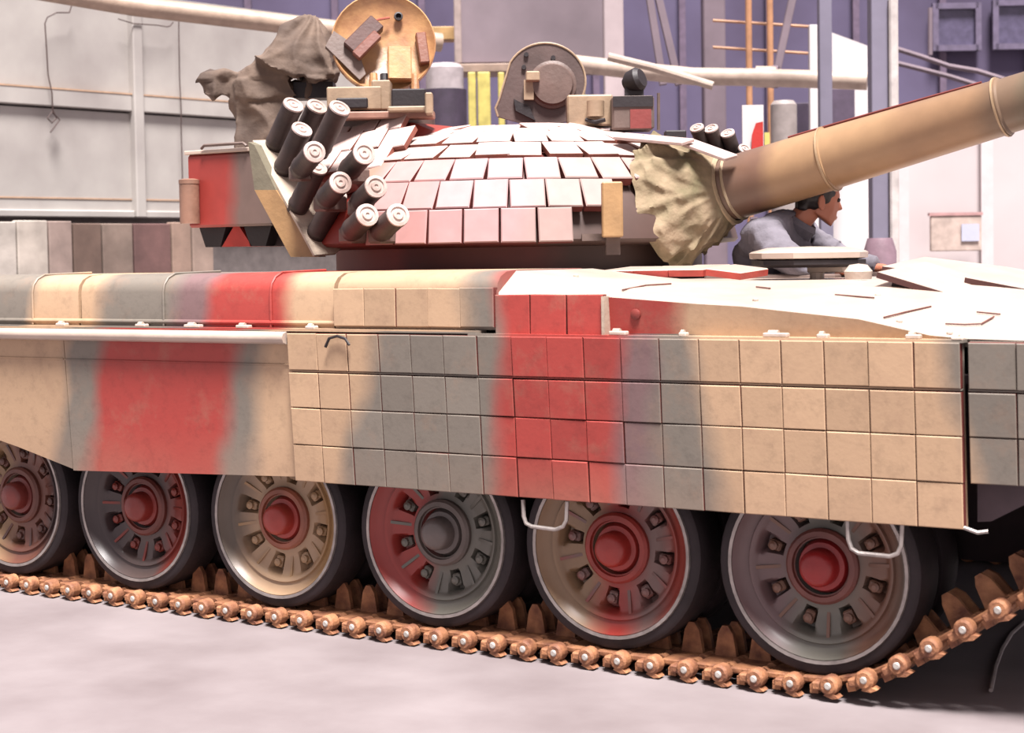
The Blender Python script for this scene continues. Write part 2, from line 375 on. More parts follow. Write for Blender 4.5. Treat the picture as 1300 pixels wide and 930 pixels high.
M_MACH = mat('grey_machine_paint', (150, 134, 142), rough=.7, var=.1, scale=1.5, bump=.05)
M_YEL = mat('yellow_paint', (228, 212, 120), rough=.5)
M_LEDGE = mat('tan_ledge_paint', (178, 152, 136), rough=.6)
pc = at(675, 300, 20); pc.z = 0
mach = empty('gantry_machine', pc); mach['_w'] = tuple(pc)
tag(mach, 'large grey machine housing on yellow legs behind the round hatch', 'machine')
slab('housing', 580, -60, 772, 80, 20, 1.6, M_MACH, mach)
slab('side_strip', 577, -60, 584, 80, 19.95, .2, mat('pale_strip', (186, 166, 160), rough=.6), mach)
slab('ledge', 581, 79, 715, 92, 19.9, .6, M_LEDGE, mach)
for (u0, u1, dd) in ((594, 604, 19.75), (606, 622, 19.72), (632, 640, 19.76), (728, 742, 19.74)):
    a = at((u0+u1)/2, 92, dd); wd = (u1-u0)*dd/FPX; q = MB(); q.box(V((a.x, a.y, a.z/2)), (wd, wd, a.z), bx, by, ZZ, ch=.01); q.build('leg', M_YEL, mach, loc=V((a.x, a.y, 0)), smooth=25)
slab('beam', 520, 33, 592, 51, 21.5, .3, mat('ochre_beam', (220, 176, 118), rough=.6), mach)
pt = at(568, 300, 19); pt.z = 0
tank_ = empty('steel_drum', pt); tank_['_w'] = tuple(pt); tag(tank_, 'pale steel vessel with dark base behind the commander hatch', 'drum')
a = at(568, 115, 19); b = at(568, 82, 19)
MB().lathe([(.21, a.z), (.21, b.z-.05), (.16, b.z)], pt, ZZ, 20).build('upper_shell', mat('pale_vessel', (196, 184, 186), rough=.5), tank_, loc=pt)
MB().lathe([(.24, 0), (.24, a.z)], pt, ZZ, 20).build('base', mat('dark_vessel', (70, 56, 76), rough=.7), tank_, loc=pt)
M_COLW = mat('pale_column_paint', (206, 188, 190), rough=.6, var=.08, scale=2)
M_COLB = mat('brown_grey_steel', (136, 118, 128), rough=.7, var=.1, scale=2)
M_COLG = mat('blue_grey_steel', (142, 136, 156), rough=.7, var=.08, scale=2)
column('steel_column', 768, 793, 18.5, M_COLW, 'pale wide steel column right of the upright dark hatch lid')
column('steel_column', 893, 921, 23, M_COLB, 'brownish grey steel column behind the three small launcher tubes')
column('steel_column', 1040, 1056, 15, M_COLG, 'slim blue grey column standing between the white post and white sheet')
# big column; light on its right side is put into a white strip
pcol = at(1120, 200, 13); pcol.z = 0
bigc = empty('steel_column', pcol); bigc['_w'] = tuple(pcol); tag(bigc, 'thick grey column, light on its right face painted white, behind the gun barrel', 'column')
q = MB(); q.box(at(1115, 200, 13).to_2d().to_3d()+ZZ*4.5, (.125, .15, 9), bx, by, ZZ, ch=.006); q.build('web', M_COLG, bigc, loc=pcol, smooth=25)
q = MB(); q.box(at(1131.5, 200, 13).to_2d().to_3d()+ZZ*1.72-by*.02, (.068, .2, 3.44), bx, by, ZZ, ch=.012); q.build('flange', mat('painted_lit_face', (226, 216, 212), rough=.5), bigc, loc=pcol, smooth=25)
# horizontal pipes
M_PIPE = mat('pale_pipe_paint', (206, 184, 168), rough=.45, var=.1)
ph = empty('process_pipe', at(955, 99, 16)); ph['_w'] = tuple(at(955, 99, 16)); tag(ph, 'thick pale pipe with flange running level behind the turret', 'pipe')
ps = [at(690, 76, 16.6), at(800, 89, 16.4), at(880, 97, 16.2), at(955, 98, 16), at(1050, 101, 15.8), at(1101, 103, 15.7)]
MB().tube(ps, .083, 16).build('pipe_run', M_PIPE, ph, loc=at(955, 99, 16))
t = (ps[4]-ps[3]).normalized()
MB().cyl(at(966, 97.5, 16)-t*.05, at(978, 97.5, 16)+t*.05, .1, n=20).build('flange', M_PIPE, ph, loc=at(955, 99, 16))
MB().cyl(at(984, 97.5, 16)-t*.03, at(984, 97.5, 16)+t*.03, .105, n=20).build('clamp', M_COLB, ph, loc=at(955, 99, 16))
o = MB().tube([at(772, 72, 15.6), at(830, 86, 15.6), at(905, 109, 15.5)], .04, 10).build('slanting_pipe', M_PIPE, loc=at(830, 86, 15.6)); tag(o, 'thin pale pipe slanting down across the level pipe', 'pipe')
M_ORP = mat('orange_pipe_paint', (206, 150, 110), rough=.6)
for u, l in ((951, 'left one of two thin orange upright pipes in the dark hall'), (978, 'right one of two thin orange upright pipes in the dark hall')):
    a = at(u, 90, 19); o = MB().cyl(V((a.x, a.y, 0)), V((a.x, a.y, 6.5)), .036, n=10).build('orange_pipe', M_ORP, loc=V((a.x, a.y, 0))); tag(o, l, 'pipe')
for i, v in enumerate((28, 62)):
    o = MB().cyl(at(905, v-2, 19.2), at(1030, v+6, 19.2), .016, n=8).build('cross_rail', M_ORP, loc=at(951, v, 19.2)); tag(o, ('upper' if i == 0 else 'lower')+' thin rail crossing behind the orange upright pipes', 'rail')
for a, b, l in (((832, -20), (862, 108), 'steel brace leaning right beside the pale wide column'), ((822, -20), (842, 108), 'second thinner brace leaning right behind the first brace'), ((1010, -20), (984, 100), 'steel brace leaning left beside the orange pipes')):
    p0, p1 = at(*a, 17.4), at(*b, 17.4); dr = (p1-p0).normalized(); X = dr.cross(by).normalized(); q = MB(); q.box((p0+p1)/2, (.075, .07, (p1-p0).length), X, dr.cross(X), dr, ch=.006)
    tag(q.build('steel_brace', M_COLB, loc=p1, smooth=25), l, 'brace')
M_WHITE = mat('white_paint', (240, 232, 232), rough=.6, var=.03, scale=2, bump=.03)
o = column('white_post', 1028, 1039, 17.5, M_WHITE, 'narrow white post beside the slim blue grey column', z1=at(1033, 33, 17.5).z, cat='post')
# white sheet with sloped top
P = at(1056, 155, 19.2)
poly = [((at(u, v, 19.2)-P).dot(bx), (at(u, v, 19.2)-P).z) for u, v in ((1050, 160), (1110, 160), (1110, 62), (1050, 40))]
poly = [(poly[0][0], -P.z), (poly[1][0], -P.z), poly[2], poly[3]]
o = MB().prism(poly, P, bx, ZZ, -.1).build('white_sheet', M_WHITE, loc=V((P.x, P.y, 0)), smooth=0); tag(o, 'white sheet with sloped top edge left of the thick column', 'panel')
o = slab('dark_cabinet', 1056, 112, 1085, 170, 18.4, .5, mat('dark_cabinet_paint', (92, 76, 98), rough=.7)); tag(o, 'small dark box in front of the white sheet', 'box')
pg = at(995, 160, 17); pg.z = 0; top = at(995, 128, 17).z
o = MB().lathe([(.13, 0), (.13, top-.04), (.1, top)], pg, ZZ, 18).build('grey_drum', mat('grey_drum_paint', (176, 164, 160), rough=.6), loc=pg); tag(o, 'pale grey upright cylinder behind the barrel root', 'drum')
o = slab('dark_locker', 1005, 130, 1030, 190, 17.8, .4, mat('dark_locker_paint', (84, 70, 92), rough=.7)); tag(o, 'dark locker left of the narrow white post', 'locker')
# red and white board
M_SIGNR = mat('sign_red', (206, 54, 46), rough=.5, var=.05)
ps_ = at(955, 190, 12); ps_.z = 0
sg = empty('sign_board', ps_); sg['_w'] = tuple(ps_); tag(sg, 'white board with a red corner standing beside the launcher tubes', 'sign')
slab('board', 943, 133, 969, 197, 12, .03, M_WHITE, sg, ch=0)
P = at(969, 197, 11.99)
MB().prism([(0, 0), (-.085, 0), (-.08, .14), (-.05, .225), (0, .235)], P, bx, ZZ, .006).build('red_field', M_SIGNR, sg, loc=P, smooth=0)
slab('yellow_edge', 971, 168, 977, 197, 12.1, .03, M_YEL, sg, ch=0)
a = at(956, 190, 12.05); q = MB(); q.box(V((a.x, a.y, .9)), (.05, .04, 1.8), bx, by, ZZ); q.build('post', M_COLB, sg, loc=V((a.x, a.y, 0)), smooth=0)
# white wall on the right with a notice board
zt2 = at(1200, 150, 20).z
a, b = at(1058, 200, 20), at(1640, 200, 20); c = (a+b)/2; c.z = 0
q = MB(); q.box(c+ZZ*(zt2/2)+by*.12, ((b-a).length, .24, zt2), bx, by, ZZ); wr = struct(q.build('wall_right', mat('white_plaster', (222, 208, 208), rough=.7, var=.04, scale=1, bump=.03), loc=c, smooth=0)); wr['_w'] = tuple(c)
for u in (1145, 1252):                                   # shallow pilasters
    a = at(u, 200, 19.97); q = MB(); q.box(V((a.x, a.y, zt2/2)), (.14, .08, zt2), bx, by, ZZ); q.build('pilaster', mat('white_plaster_pilaster', (232, 220, 220), rough=.7, var=.03), wr, loc=V((a.x, a.y, 0)), smooth=0)
nb = slab('notice_board', 1182, 273, 1246, 319, 19.7, .06, mat('notice_board_tan', (214, 192, 180), rough=.7)); tag(nb, 'pale tan notice board with a bluish sheet on the white wall', 'board')
nbw = at(1214, 296, 19.7)
pp_ = slab('paper_sheet', 1221, 284, 1243, 306, 19.68, .01, mat('bluish_paper', (206, 208, 230), rough=.8, var=.02), ch=0)
mw = pp_.location.copy(); pp_.parent = nb; pp_.location = mw-nb.location
slab_top = slab('top_strip', 1180, 269, 1248, 274, 19.68, .08, mat('reddish_strip', (206, 160, 158), rough=.7), ch=0)
mw = slab_top.location.copy(); slab_top.parent = nb; slab_top.location = mw-nb.location
o = slab('grey_locker', 1268, 270, 1330, 400, 19, .5, mat('pale_grey_locker', (200, 192, 202), rough=.6)); tag(o, 'pale grey locker at the far right against the white wall', 'locker')
o.location.z = 0
# drooping ducts high on the right
for k, (pts, l) in enumerate((([(1138, 62), (1170, 72), (1205, 84), (1240, 90), (1275, 101)], 'upper sagging pale hose in front of the dark hall wall'), ([(1138, 80), (1170, 88), (1205, 97), (1240, 108), (1275, 122)], 'lower sagging pale hose in front of the dark hall wall'))):
    wirething('sagging_hose', [at(u, v, 22+k*.6) for u, v in pts], .034, l, M_COLB, 'hose', 8)
o = MB().cyl(at(1181, 10, 22), at(1181, 70, 22), .03, n=8).build('thin_pipe', M_COLB, loc=at(1181, 70, 22)); tag(o, 'thin upright pipe left of the far window frame', 'pipe')
# clutter at the foot of the thick column, seen over the deck
pb = at(1117, 305, 12.6); pb.z = 0
o = MB().lathe([(.10, 0), (.12, at(1117, 302, 12.6).z-.1), (.09, at(1117, 302, 12.6).z)], pb, ZZ, 14).build('gas_bottle', mat('purple_grey_paint', (150, 122, 134), rough=.5), loc=pb); tag(o, 'purple grey gas bottle in front of the thick column', 'gas bottle')

# ================================================================== THE TANK
TK = empty('battle_tank', (0, 0, 0)); TK['_w'] = (0, 0, 0)
tag(TK, 'battle tank in tan, red and grey-green camouflage with brick armour tiles and raised gun', 'tank')
def part(mb, name, m, loc=None, smooth=35): return mb.build(name, m, TK, loc=loc, smooth=smooth)

# ---- hull: open-topped body with a gap for the driver's hatch
XF, XR = 2.75, -3.7
h = MB()
h.prism([(XR, .47), (XR+.25, .43), (2.0, .43), (XF, .80), (2.35, 1.02), (2.0, 1.16), (2.0, 1.2), (XR, 1.2)], (0, -1.06, 0), V((1, 0, 0)), ZZ, .06)      # near side plate
h.prism([(XR, .47), (XR+.25, .43), (2.0, .43), (XF, .80), (2.35, 1.02), (2.0, 1.16), (2.0, 1.2), (XR, 1.2)], (0, 1.12, 0), V((1, 0, 0)), ZZ, .06)
h.box(((XR+2.0)/2, 0, .45), (2.0-XR, 2.2, .04))
h.box((XR, 0, .8), (.06, 2.2, .8))
h.prism([(0, 0), (.84, 0), (.84, .04), (0, .04)], (2.0, -1.12, .43), V((.897, 0, .442)), V((-.442, 0, .897)), -2.24)
h.prism([(0, 0), (.84, 0), (.84, .05), (0, .05)], (2.0, -1.12, 1.18), V((.897, 0, -.442)), V((.442, 0, .897)), -2.24)
for s in (-1, 1):                                     # sponson floors over the tracks
    h.box(((XR+2.0)/2, s*1.42, 1.13), (2.0-XR, .66, .03))
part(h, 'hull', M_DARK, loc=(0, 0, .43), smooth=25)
# roof plates around the driver's opening (x .28-.86, y -.18..+.46)
rf = MB(); RZ = 1.435
def plate(x0, x1, y0, y1, z0=RZ, z1=RZ, th=.05):
    rf.add([(x0, y0, z0), (x1, y0, z1), (x1, y1, z1), (x0, y1, z0), (x0, y0, z0-th), (x1, y0, z1-th), (x1, y1, z1-th), (x0, y1, z0-th)], [(0, 1, 2, 3), (7, 6, 5, 4), (0, 4, 5, 1), (1, 5, 6, 2), (2, 6, 7, 3), (3, 7, 4, 0)])
plate(XR, .26, -1.06, 1.7); plate(.26, .88, .48, 1.7); plate(.26, .88, -1.06, -.2); plate(.88, 1.25, -1.06, 1.7); plate(1.25, 2.05, -1.06, 1.06, RZ, 1.2); plate(1.25, 2.3, 1.06, 1.7, RZ, 1.3)
part(rf, 'hull_roof', M_DECK, loc=(0, 0, RZ), smooth=0)
MB().tube([(.27, -.19, RZ), (.87, -.19, RZ), (.87, .47, RZ), (.27, .47, RZ), (.27, -.19, RZ)], .018, 8).build('hatch_coaming', M_GREY, TK, loc=(.57, .14, RZ))

# ---- fuel cells along the fender: rounded upper edge
cell = [(-1.76, 1.272), (-1.76, 1.42), (-1.752, 1.45), (-1.73, 1.475), (-1.69, 1.492), (-1.62, 1.497), (-1.12, 1.497), (-1.12, 1.272)]
for x0, x1 in ((-3.62, -2.07), (-2.05, -.625), (-.605, .155)):
    b = MB(); b.prism(cell, (x0, 0, 0), V((0, 1, 0)), ZZ, x1-x0); part(b, 'fuel_cell', M_CAMO, loc=((x0+x1)/2, -1.44, 1.272), smooth=50)
# straps and seams on the cells
for x in (-3.0, -2.36, -1.55, -.95):
    b = MB(); b.tube([(x, -1.764, 1.275), (x, -1.764, 1.42), (x, -1.756, 1.452), (x, -1.732, 1.479), (x, -1.69, 1.497), (x, -1.4, 1.502)], .006, 6); part(b, 'strap', M_CAMO, loc=(x, -1.76, 1.275))
# front fender: side wall falling towards the bow and the sloping top
fx = [(.155, 1.405, 1.452), (.63, 1.397, 1.442), (1.0, 1.372, 1.44), (1.16, 1.364, 1.442), (1.585, 1.323, 1.432), (1.826, 1.272, 1.412), (1.95, 1.262, 1.4), (2.3, 1.255, 1.36), (2.75, 1.12, 1.2)]
FM = [1.494, 1.470, 1.452, 1.425]                             # crown of the slope next to the fuel cell
fx = [(.155, 1.405, 1.494), (.32, 1.402, 1.474), (.48, 1.4, 1.456), (.63, 1.397, 1.442)]+fx[2:]
def crown(i): return FM[i] if i < 4 else fx[i][1]+(fx[i][2]-fx[i][1])*.19
b = MB(); n = len(fx); vs = []
for i, (x, zo, zi) in enumerate(fx):
    lo_ = 1.235 if x < 2.5 else 1.05; vs += [(x, -1.745, lo_), (x, -1.76, zo), (x, -1.62, crown(i)), (x, -1.03, zi), (x, -1.03, lo_)]
fs = []; ms = []
for i in range(n-1):
    for k in range(5):
        j = (k+1) % 5; fs.append((i*5+k, i*5+j, i*5+5+j, i*5+5+k)); ms.append(1 if k in (1, 2) else 0)
fs += [(4, 3, 2, 1, 0), tuple((n-1)*5+k for k in range(5))]; ms += [0, 0]
b.add(vs, fs, ms); part(b, 'front_fender', [M_CAMO, M_DECK], loc=(1.4, -1.4, 1.24), smooth=20)
# flange above the skirt
b = MB(); b.box((-1.7, -1.775, 1.266), (3.6, .05, .012)); part(b, 'fender_flange', M_CAMO, loc=(-1.7, -1.775, 1.26), smooth=0)
b = MB(); b.box((1.0, -1.775, 1.256), (1.9, .06, .01)); part(b, 'fender_flange', M_CAMO, loc=(1, -1.775, 1.25), smooth=0)
b = MB(); b.tube([(-3.5, -1.762, 1.292), (-2.2, -1.762, 1.292), (-1.0, -1.762, 1.292), (-.6, -1.762, 1.292)], .01, 8); part(b, 'side_rail', M_CAMO, loc=(-1.5, -1.762, 1.29))
b = MB(); b.prism([(-1.80, 1.206), (-1.822, 1.215), (-1.83, 1.232), (-1.822, 1.25), (-1.79, 1.262), (-1.77, 1.262), (-1.77, 1.206)], (-3.5, 0, 0), V((0, 1, 0)), ZZ, 2.66); part(b, 'skirt_lip', M_DECK, loc=(-2.2, -1.8, 1.2), smooth=60)  # shine along the rolled edge put into its pale colour

# ---- brick armour
def brickmesh(name, wd, ht, th, ch, mats):
    """one armour brick: outward face is -Y, chamfered rim, sides of raw edge"""
    b = MB(); x, z = wd/2, ht/2
    vs = [(-x, 0, -z), (x, 0, -z), (x, 0, z), (-x, 0, z), (-x, -th+ch, -z), (x, -th+ch, -z), (x, -th+ch, z), (-x, -th+ch, z),
          (-x+ch, -th, -z+ch), (x-ch, -th, -z+ch), (x-ch, -th, z-ch), (-x+ch, -th, z-ch)]
    fs = [(0, 1, 2, 3), (11, 10, 9, 8)]; ms = [1, 0]
    for i in range(4):
        j = (i+1) % 4; fs.append((i, i+4, j+4, j)); ms.append(1); fs.append((i+4, i+8, j+8, j+4)); ms.append(0)
    b.add(vs, fs, ms); return b.mesh(name, mats, 0)
BR_SK = [brickmesh('armour_brick', w_, h_, t_, .003, [M_CAMO, M_OXIDE]) for w_, h_, t_ in ((.1515, .1485, .03), (.152, .149, .0315), (.151, .1488, .0285))]
S, X0, ZT, ZB = .1543, -.6809, 1.2582, .65
tilt = math.atan2(.0365, ZT-ZB); rowh = (ZT-ZB)/math.cos(tilt)/4
zl = V((0, -math.sin(tilt), math.cos(tilt))); yl = V((0, math.cos(tilt), math.sin(tilt)))       # skirt leans in a little at the bottom
def skirt(name, x0, x1, ztop, zlow, label=None, poly=None):
    """skirt sheet with its own frame: origin at its top edge"""
    b = MB(); o = V((x0, -1.768, ztop))
    ln = (ztop-zlow)/math.cos(tilt)
    pl = poly or [(0, 0), (x1-x0, 0), (x1-x0, -ln), (0, -ln)]
    b.prism(pl, (0, 0, 0), V((1, 0, 0)), ZZ, .012)
    ob = put(name, b.mesh(name, M_CAMO, 0), TK, frame(o, V((1, 0, 0)), yl, zl)); return ob
def bricks_on(sk, sx0, cols, rows, xoff, skip=()):
    for r in range(rows):
        for c in range(cols):
            if (r, c) in skip: continue
            m = random.choice(BR_SK)
            lx = xoff+c*S+S/2; lz = -(r+.5)*rowh-(.004 if r == 1 else 0)
            e = Matrix.Translation((lx+random.uniform(-.001, .001), -.012, lz)) @ Matrix.Rotation(random.uniform(-.012, .02), 4, 'X') @ Matrix.Rotation(random.uniform(-.012, .012), 4, 'Z') @ Matrix.Rotation(random.uniform(-.007, .007), 4, 'Y') @ Matrix.Scale(.95 if r == 1 else 1, 4, V((0, 0, 1)))
            put('armour_brick', m, sk, e)
def ledge(sk, ln):
    b = MB(); b.box((ln/2, -.024, -rowh-.003), (ln, .022, .004)); b.build('retaining_strip', M_CAMO, sk, smooth=0)
sk1 = skirt('side_skirt', X0-S, X0+17*S, ZT-.002, ZB+.004); bricks_on(sk1, 0, 18, 4, 0); ledge(sk1, 18*S)
sk2 = skirt('side_skirt', X0+17*S+.022, 2.62, ZT-.002, ZB+.155); bricks_on(sk2, 0, 4, 3, 0); ledge(sk2, 4*S)
xl = -2.15
sk3 = skirt('side_skirt', xl, X0-S-.004, 1.25, .62, poly=[(0, 0), (X0-S-.004-xl, 0), (X0-S-.004-xl, -.59), (.02, -.635), (0, -.635)])
sk4 = skirt('side_skirt', -3.5, xl-.004, 1.25, .6, poly=[(0, 0), (3.5+xl-.004, 0), (3.5+xl-.004, -.628), (1.0, -.545), (.4, -.42), (0, -.3)])
for sk, x1 in ((sk3, 1.31), (sk4, 1.34)):                                    # pressed crease along the plain sheets
    b = MB(); b.tube([(0, -.013, -.13), (x1, -.013, -.128)], .0045, 6); b.build('crease', M_CAMO, sk)
for sk, xs in ((sk3, (.1, .45, .82, 1.2)), (sk4, (.5, .95, 1.25))):
    for x in xs:
        b = MB(); b.cyl((x, -.011, -.032), (x, -.024, -.032), .011, n=8); b.build('bolt', M_STEEL, sk)
# mud flap behind the front skirt
b = MB(); b.prism([(1.955, .81), (2.5, .83), (2.5, .86), (2.16, .755), (2.0, .665), (1.955, .66)], (0, -1.66, 0), V((1, 0, 0)), ZZ, .015); part(b, 'mud_flap', mat('grey_purple_flap', (96, 78, 84), rough=.7), loc=(2.1, -1.66, .7), smooth=0)
b = MB(); b.tube([(1.945, -1.78, .655), (1.99, -1.785, .643), (2.02, -1.775, .648)], .007, 6); part(b, 'flap_hook', M_STEEL, loc=(1.98, -1.78, .65))

# five proud bricks on the fuel cell and three on the fender
def upbrick(x, z, y, dz=0, m=0):
    e = frame(V((x, y, z)), V((1, 0, 0)), V((0, 1, 0)), ZZ) @ Matrix.Rotation(random.uniform(-.012, .012), 4, 'Y'); o = put('armour_brick', BR_SK[m], TK, e); return o
for i, x in enumerate((-.525, -.371, -.217, -.067, .085)): upbrick(x, 1.357+.002*random.random(), -1.764, m=i % 3)
b = MB(); b.box((-.22, -1.768, 1.35), (.77, .012, .15)); part(b, 'brick_rail', M_CAMO, loc=(-.22, -1.768, 1.28), smooth=0)
for i, x in enumerate((.235, .392, .548)): upbrick(x, 1.332, -1.752, m=i % 3)
b = MB(); b.box((.63, -1.768, 1.33), (.012, .05, .14)); part(b, 'end_plate', mat('pale_end_plate', (206, 186, 166), rough=.5), loc=(.63, -1.768, 1.26), smooth=0)
# latches, hinges and lugs on the flange
M_LATCH = mat('worn_latch', (226, 206, 190), rough=.4)
for x, y, z, l in ((-1.36, -1.785, 1.275, .09), (-1.08, -1.785, 1.275, .07), (-2.15, -1.785, 1.275, .06), (-1.66, -1.785, 1.275, .06), (-.72, -1.785, 1.275, .05), (.69, -1.785, 1.268, .07), (.95, -1.785, 1.266, .03), (1.3, -1.785, 1.268, .09), (1.47, -1.785, 1.266, .04), (1.78, -1.78, 1.268, .05), (1.93, -1.79, 1.262, .04)):
    b = MB(); b.box((x, y, z), (l, .03, .016), ch=.004); b.cyl((x-l*.3, y, z+.006), (x+l*.1, y, z+.006), .011, n=8); part(b, 'latch', M_LATCH, loc=(x, y, z), smooth=25)
b = MB(); b.lathe([(.02, -.01), (.02, .004), (.012, .008)], (.745, -1.757, 1.335), V((0, -1, 0)), 12); part(b, 'lug', mat('lug_paint', (150, 60, 52), rough=.5), loc=(.745, -1.757, 1.335))
b = MB(); b.tube([(-.62, -1.825, 1.2), (-.60, -1.825, 1.235), (-.56, -1.825, 1.245), (-.52, -1.825, 1.235), (-.5, -1.825, 1.21)], .006, 6); part(b, 'wire_hook', M_BLACK, loc=(-.56, -1.82, 1.2))

# stirrup steps hanging under the skirt
for pts in (((664, 634), (665, 655), (668, 664), (675, 668), (705, 672), (715, 668), (719, 660), (720, 636)), ((1076, 650), (1077, 684), (1081, 696), (1090, 702), (1130, 706), (1140, 702), (1144, 692), (1146, 655))):
    b = MB(); b.tube([ony(u, v, -1.755) for u, v in pts], .008, 8); part(b, 'step_stirrup', M_STEEL, loc=ony(*pts[0], -1.755))

# ---- road wheels
def wheelmat(name, stops): return xmat(name, stops, -.4, .4, rough=.38, coord='Object')
OLV, DK, BRN = (134, 130, 120), (86, 70, 70), (150, 100, 84)
WM = [wheelmat('wheel_paint_%d' % i, s) for i, s in enumerate((
    [(-.4, (140, 112, 112)), (-.1, OLV), (.12, (150, 110, 92)), (.3, OLV)],
    [(-.4, (176, 142, 110)), (-.06, RED), (.08, (150, 118, 112)), (.22, (176, 78, 66))],
    [(-.4, RED), (-.05, OLV), (.3, (140, 136, 122))],
    [(-.4, (128, 112, 98)), (-.2, TAN), (.2, (200, 158, 110))],
    [(-.4, DK), (-.1, (110, 92, 88)), (.14, (160, 66, 54))],
    [(-.4, (176, 140, 104)), (-.05, (140, 90, 76)), (.2, DK)]))]
HUBC = [(176, 44, 44), (190, 62, 54), (120, 108, 104), (190, 70, 60), (160, 60, 52), (140, 62, 56)]
AX = V((0, -1, 0))
# profile from the outside in: y offset measured towards the viewer (wheel origin on the rim plane)
disc_prof = [(.326, .0), (.318, .004), (.306, -.012), (.285, -.03), (.272, -.034), (.268, -.028), (.255, -.03), (.245, -.055), (.2, -.075), (.165, -.08), (.15, -.072), (.13, -.066)]
def wheel_meshes(i, ph):
    """dished disc; eight pockets are sunk between the spokes"""
    NA = 128; prof = [(.326, .0), (.318, .004), (.306, -.014), (.285, -.036), (.274, -.04), (.268, -.03), (.256, -.034), (.246, -.05), (.236, -.056), (.225, -.06), (.21, -.064), (.195, -.068), (.18, -.072), (.168, -.074), (.155, -.072), (.13, -.066), (.09, -.1)]
    vs = []; fs = []
    for r, d in prof:
        for k in range(NA):
            a = 2*math.pi*k/NA; q = ((a-ph)/(math.pi/4)+.5) % 1-.5
            hw = .17+.5*(r-.165)                               # pocket half width as a share of the eighth
            ins = max(0, min(1, (hw-abs(q))/.05)) if .16 < r < .243 else 0
            dd = d-.055*ins
            vs.append((r*math.cos(a), -dd, -r*math.sin(a)))
    for j in range(len(prof)-1):
        for k in range(NA):
            m_ = (k+1) % NA; fs.append((j*NA+k, j*NA+m_, j*NA+NA+m_, j*NA+NA+k))
    b = MB(); b.add(vs, fs); b.lathe([(.09, -.17), (.326, -.17), (.326, .0)], (0, 0, 0), AX, 48, cap0=False, cap1=False)
    return b.mesh('wheel_disc', WM[i], 40)
tb = MB(); tb.lathe([(.327, -.2), (.327, -.002), (.36, -.002), (.372, -.012), (.375, -.03), (.375, -.185), (.366, -.2), (.327, -.2)], (0, 0, 0), AX, 56, cap0=False, cap1=False)
tb.lathe([(.327, -.42), (.327, -.25), (.366, -.25), (.375, -.262), (.375, -.4), (.366, -.42), (.327, -.42)], (0, 0, 0), AX, 40, cap0=False, cap1=False)
tb.lathe([(.2, -.42), (.327, -.4)], (0, 0, 0), AX, 32, cap0=False, cap1=False)
TYRE = tb.mesh('tyre', M_RUBBER, 40)
rb = MB(); rb.lathe([(.322, -.002), (.322, .006), (.334, .007), (.336, -.002)], (0, 0, 0), AX, 56, cap0=False, cap1=False); RING = rb.mesh('rim_ring', M_STEEL, 40)
bossm = {}
for i in range(6):
    b = MB()      # boss standing in a pocket, towards the hub side of it
    b.box((.196, .1, .0), (.05, .06, .036), ch=.006); b.lathe([(.017, -.075), (.017, -.058), (.008, -.052)], (.198, 0, 0), AX, 10)
    bossm[i] = b.mesh('boss', WM[i], 30)
    r = MB(); r.prism([(-.085, .13), (-.04, .262), (-.06, .262), (-.1, .13)], (0, 0, -.006), V((0, -1, 0)), V((1, 0, 0)), .012)
    r.v = [V((p.x, -p.y-.0, p.z)) if False else p for p in r.v]; bossm[i, 'rib'] = r.mesh('rib', WM[i], 30)
WX = [1.368, .545, -.255, -1.08, -1.9, -2.712]
for i, x in enumerate(WX):
    base = Matrix.Translation((x, -1.615, .446))
    ph0 = (.3, .15, .5, .22, .4, .1)[i]
    wo = put('road_wheel', wheel_meshes(i, ph0), TK, base)
    put('tyre', TYRE, wo); put('rim_ring', RING, wo)
    hm = mat('hub_paint_%d' % i, HUBC[i], rough=.35, var=.1)
    b = MB(); b.lathe([(.135, -.07), (.135, -.05), (.125, -.04), (.108, -.038), (.105, -.05), (.1, -.05)], (0, 0, 0), AX, 32, cap0=False, cap1=False)
    put('hub_ring', b.mesh('hub_ring', mat('hub_ring_paint_%d' % i, ((132, 76, 68), (178, 66, 56), (118, 104, 98), (176, 104, 80), (130, 66, 56), (128, 76, 64))[i], rough=.45, var=.15), 30), wo)
    b = MB(); b.lathe([(.098, -.08), (.085, -.05), (.068, -.046), (.066, -.005), (.058, .012), (.04, .022), (.0, .026)], (0, 0, 0), AX, 28)
    put('hub_cap', b.mesh('hub_cap', hm, 40), wo)
    for k in range(8):
        R8 = Matrix.Rotation(ph0+k*math.pi/4, 4, 'Y'); put('boss', bossm[i], wo, R8)
        put('rib', bossm[i, 'rib'], wo, Matrix.Rotation(ph0+(k+.5)*math.pi/4, 4, 'Y'))
# front idler, just outside the picture on the right
b = MB(); b.lathe([(.09, .01), (.12, -.03), (.2, -.06), (.25, -.02), (.27, 0), (.27, -.2), (.1, -.2)], (2.30, -1.6, .91), AX, 32); part(b, 'idler_wheel', WM[0], loc=(2.30, -1.6, .91))

